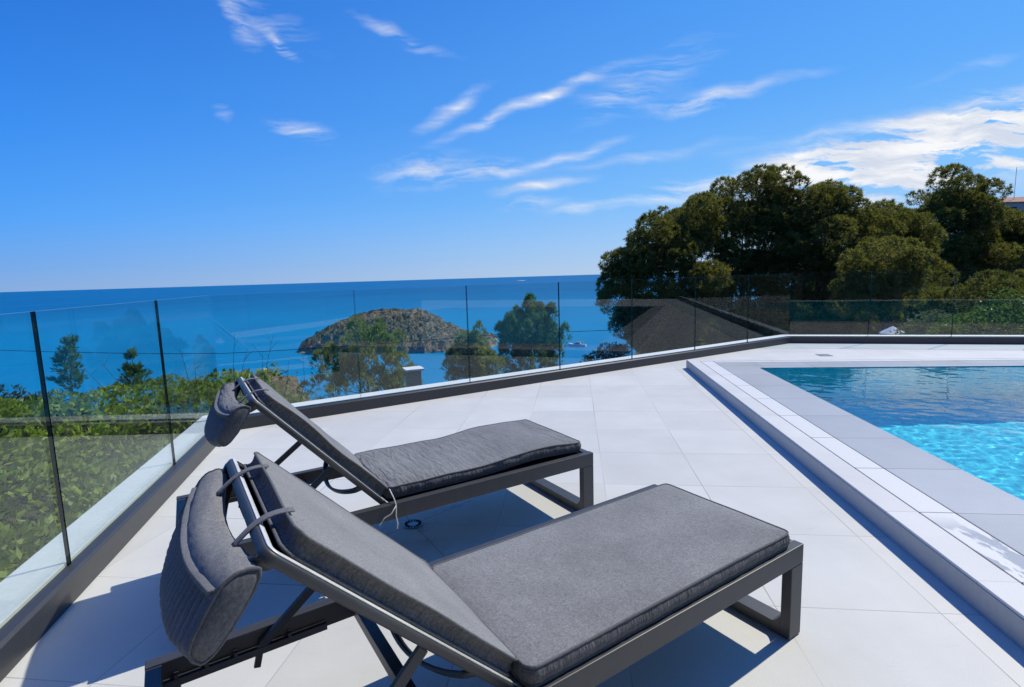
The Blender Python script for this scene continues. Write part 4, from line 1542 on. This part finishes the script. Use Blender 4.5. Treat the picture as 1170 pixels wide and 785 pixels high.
# ------------------------------------------------------------------ world
SUN_AZ, SUN_EL = 34.0, 51.0        # azimuth measured from +x towards +y
w = bpy.data.worlds.new('World'); sc.world = w; w.use_nodes = True
nt = w.node_tree; nt.nodes.clear(); n = N(nt)
sky = n.add('ShaderNodeTexSky', sky_type='NISHITA', sun_disc=False)
sky.sun_elevation = rad(SUN_EL); sky.sun_rotation = rad(90 - SUN_AZ)
sky.altitude = 60; sky.air_density = 1.0; sky.dust_density = 0.35; sky.ozone_density = 4.0
hs = n.add('ShaderNodeHueSaturation'); hs.inputs['Saturation'].default_value = 1.22
hs.inputs['Value'].default_value = 1.0
nt.links.new(sky.outputs[0], hs.inputs['Color'])
dirv = n.coord('Generated')
sep = n.add('ShaderNodeSeparateXYZ'); nt.links.new(dirv, sep.inputs[0])


def lin(r, g, b, k=1.0):
    return tuple(k * ((c / 255 / 12.92) if c < 10 else ((c / 255 + 0.055) / 1.055) ** 2.4) for c in (r, g, b))


# clear-air colours of this coast: away from the sun and towards it
away = n.ramp(sep.outputs[2], [(0.0, lin(128, 170, 226)), (0.035, lin(104, 164, 236)), (0.10, lin(72, 160, 252)), (0.22, lin(50, 140, 244)), (0.46, lin(22, 98, 206)), (1.0, lin(24, 80, 175))])
tow = n.ramp(sep.outputs[2], [(0.0, lin(190, 214, 240)), (0.05, lin(172, 210, 248)), (0.14, lin(132, 196, 254)), (0.28, lin(98, 174, 254)), (0.48, lin(76, 156, 250)), (1.0, lin(40, 100, 200))])
hl_ = n.vmath('NORMALIZE', n.vmath('MULTIPLY', dirv, (1, 1, 0)))
hd = n.vmath('DOT_PRODUCT', hl_, (math.cos(rad(SUN_AZ)), math.sin(rad(SUN_AZ)), 0))
grad = n.mix(n.rng(hd, -0.25, 1.0), away, tow)
grad = n.mix(1.0, grad, (10, 10, 10, 1), 'MULTIPLY')
yy = n.math('MAXIMUM', sep.outputs[1], 0.02)
gx = n.math('DIVIDE', sep.outputs[0], yy); gz = n.math('DIVIDE', sep.outputs[2], yy)
cb = n.add('ShaderNodeCombineXYZ'); n.put(cb.inputs[0], gx); n.put(cb.inputs[1], gz)
G = cb.outputs[0]


def gpx(px, py):
    r = ray(px, py); return r.x / r.y, r.z / r.y


warp = n.add('ShaderNodeTexNoise'); n.put(warp.inputs['Vector'], G); warp.inputs['Scale'].default_value = 6; warp.inputs['Detail'].default_value = 4
wv = n.vmath('MULTIPLY', n.vmath('SUBTRACT', warp.outputs['Color'], (0.5, 0.5, 0.5)), (0.10, 0.06, 0))
GW = n.vmath('ADD', G, wv)
# streaks running up to the right
streak = n.noise(n.mapping(GW, rot=(0, 0, rad(-20)), scale=(5, 42, 1)), 1.0, 8, 0.64)
streak2 = n.noise(n.mapping(GW, rot=(0, 0, rad(38)), scale=(6, 34, 1)), 1.0, 7, 0.62)
puffy = n.noise(n.mapping(GW, rot=(0, 0, rad(-12)), scale=(5.5, 24, 1)), 1.0, 9, 0.62)
total = None
CLOUDS = [
    # px, py, half length, half width, angle, gain, kind
    (262, 8, 42, 14, -55, 0.55, 1), (300, 18, 60, 22, -30, 0.30, 1), (317, 46, 20, 5, -42, 1.0, 1),
    (462, 40, 48, 8, -27, 0.42, 1), (350, 152, 30, 13, -12, 0.55, 0), (255, 122, 14, 12, -50, 0.25, 1),
    (512, 127, 36, 9, 30, 0.75, 0), (600, 118, 84, 7, 23, 0.95, 0), (740, 86, 80, 26, 25, 0.32, 0), (705, 110, 40, 18, 35, 0.25, 0),
    (800, 115, 46, 12, 7, 0.95, 2), (870, 100, 70, 9, 12, 0.3, 0),
    (488, 198, 46, 20, 6, 0.75, 2), (562, 198, 38, 14, 8, 0.75, 2), (618, 214, 42, 6, 8, 0.9, 0), (652, 178, 50, 7, 17, 0.6, 0), (604, 234, 26, 7, 3, 0.8, 2), (660, 238, 24, 5, 8, 0.5, 0),
    (800, 215, 100, 16, 9, 0.55, 0), (740, 180, 90, 8, 10, 0.3, 0),
    (1040, 172, 150, 24, 15, 2.6, 2), (1170, 140, 120, 26, 12, 2.6, 2), (1010, 208, 110, 26, 8, 2.2, 2), (1160, 186, 50, 8, 6, 1.3, 2), (930, 192, 70, 14, 14, 1.6, 2),
    (1060, 132, 170, 8, 11, 0.5, 0), (1120, 70, 70, 8, 14, 0.2, 0),
]
for px, py, hl, hw, an, gain, kd in CLOUDS:
    ca, sa = math.cos(rad(an)), math.sin(rad(an))
    c0 = gpx(px, py); c1 = gpx(px + hl * ca, py - hl * sa); c2 = gpx(px - hw * sa, py - hw * ca)
    dx, dz = c1[0] - c0[0], c1[1] - c0[1]; l1 = math.hypot(dx, dz); l2 = math.hypot(c2[0] - c0[0], c2[1] - c0[1]) * (0.78 if kd != 2 or gain < 1 else 1.0)
    ax = (dx / l1, dz / l1)
    rel = n.vmath('SUBTRACT', GW, (c0[0], c0[1], 0))
    a_ = n.math('MULTIPLY', n.vmath('DOT_PRODUCT', rel, (ax[0], ax[1], 0)), 1 / l1)
    b_ = n.math('MULTIPLY', n.vmath('DOT_PRODUCT', rel, (-ax[1], ax[0], 0)), 1 / l2)
    q = n.math('ADD', n.math('MULTIPLY', a_, a_), n.math('MULTIPLY', b_, b_))
    g = n.math('MULTIPLY', n.math('EXPONENT', n.math('MULTIPLY', q, -0.9)), gain)
    nz = (streak, streak2, puffy)[1 if kd == 1 else (2 if kd == 2 else 0)]
    # soft threshold of the noise by the mask; thin streaks keep their body
    v = n.math('MULTIPLY', g, n.rng(nz, 0.34, 0.66, 0.22, 1.1) if hw <= 9 and kd == 0 else n.rng(nz, 0.41, 0.66, 0.0, 1.25))
    total = v if total is None else n.math('ADD', total, v)
front_m = n.rng(sep.outputs[1], 0.05, 0.25)
total = n.math('MULTIPLY', n.math('MINIMUM', total, 1.0), front_m)
total = n.rng(total, 0.03, 0.95, 0, 0.97)
cloud_c = n.mix(n.rng(n.noise(n.mapping(GW, rot=(0, 0, rad(-14)), loc=(0.3, 0.7, 0), scale=(7, 34, 1)), 1.0, 8, 0.6), 0.40, 0.62), (6.6, 7.2, 8.4), (9.7, 9.7, 9.8))
skyc = n.mix(total, n.mix(0.93, hs.outputs[0], grad), cloud_c)
bg = n.add('ShaderNodeBackground'); bg.inputs['Strength'].default_value = 0.10
nt.links.new(skyc, bg.inputs['Color'])
wo = n.add('ShaderNodeOutputWorld'); nt.links.new(bg.outputs[0], wo.inputs[0])

sd = bpy.data.lights.new('sun', 'SUN'); sd.energy = 3.75; sd.angle = rad(0.53); sd.color = (1.0, 0.955, 0.825)
so = bpy.data.objects.new('sun', sd); COL.objects.link(so)
dv = Vector((math.cos(rad(SUN_AZ)) * math.cos(rad(SUN_EL)), math.sin(rad(SUN_AZ)) * math.cos(rad(SUN_EL)), math.sin(rad(SUN_EL))))
so.rotation_euler = dv.to_track_quat('Z', 'Y').to_euler()
so.location = (6, 4, 12)
try:
    sd.cycles.is_caustics_light = True
except Exception:
    pass

# ------------------------------------------------------------------ camera, render settings
cd = bpy.data.cameras.new('camera'); cam = bpy.data.objects.new('camera', cd); COL.objects.link(cam)
cd.sensor_width = 36.0; cd.lens = 36.0 * F_PX / 1170.0
cd.clip_start = 0.05; cd.clip_end = 250000
mw = Matrix((( IX.x, IY.x, -_fw.x, 0), (IX.y, IY.y, -_fw.y, 0), (IX.z, IY.z, -_fw.z, EYE), (0, 0, 0, 1)))
cam.matrix_world = mw
sc.camera = cam
sc.view_settings.view_transform = 'Standard'
sc.view_settings.look = 'None'
sc.view_settings.exposure = 0.0
sc.view_settings.gamma = 1.0
sc.view_settings.use_curve_mapping = False
sc.render.engine = 'CYCLES'
cy = sc.cycles
cy.max_bounces = 12; cy.transparent_max_bounces = 24; cy.transmission_bounces = 8; cy.glossy_bounces = 5
cy.use_denoising = True
cy.sample_clamp_indirect = 6.0
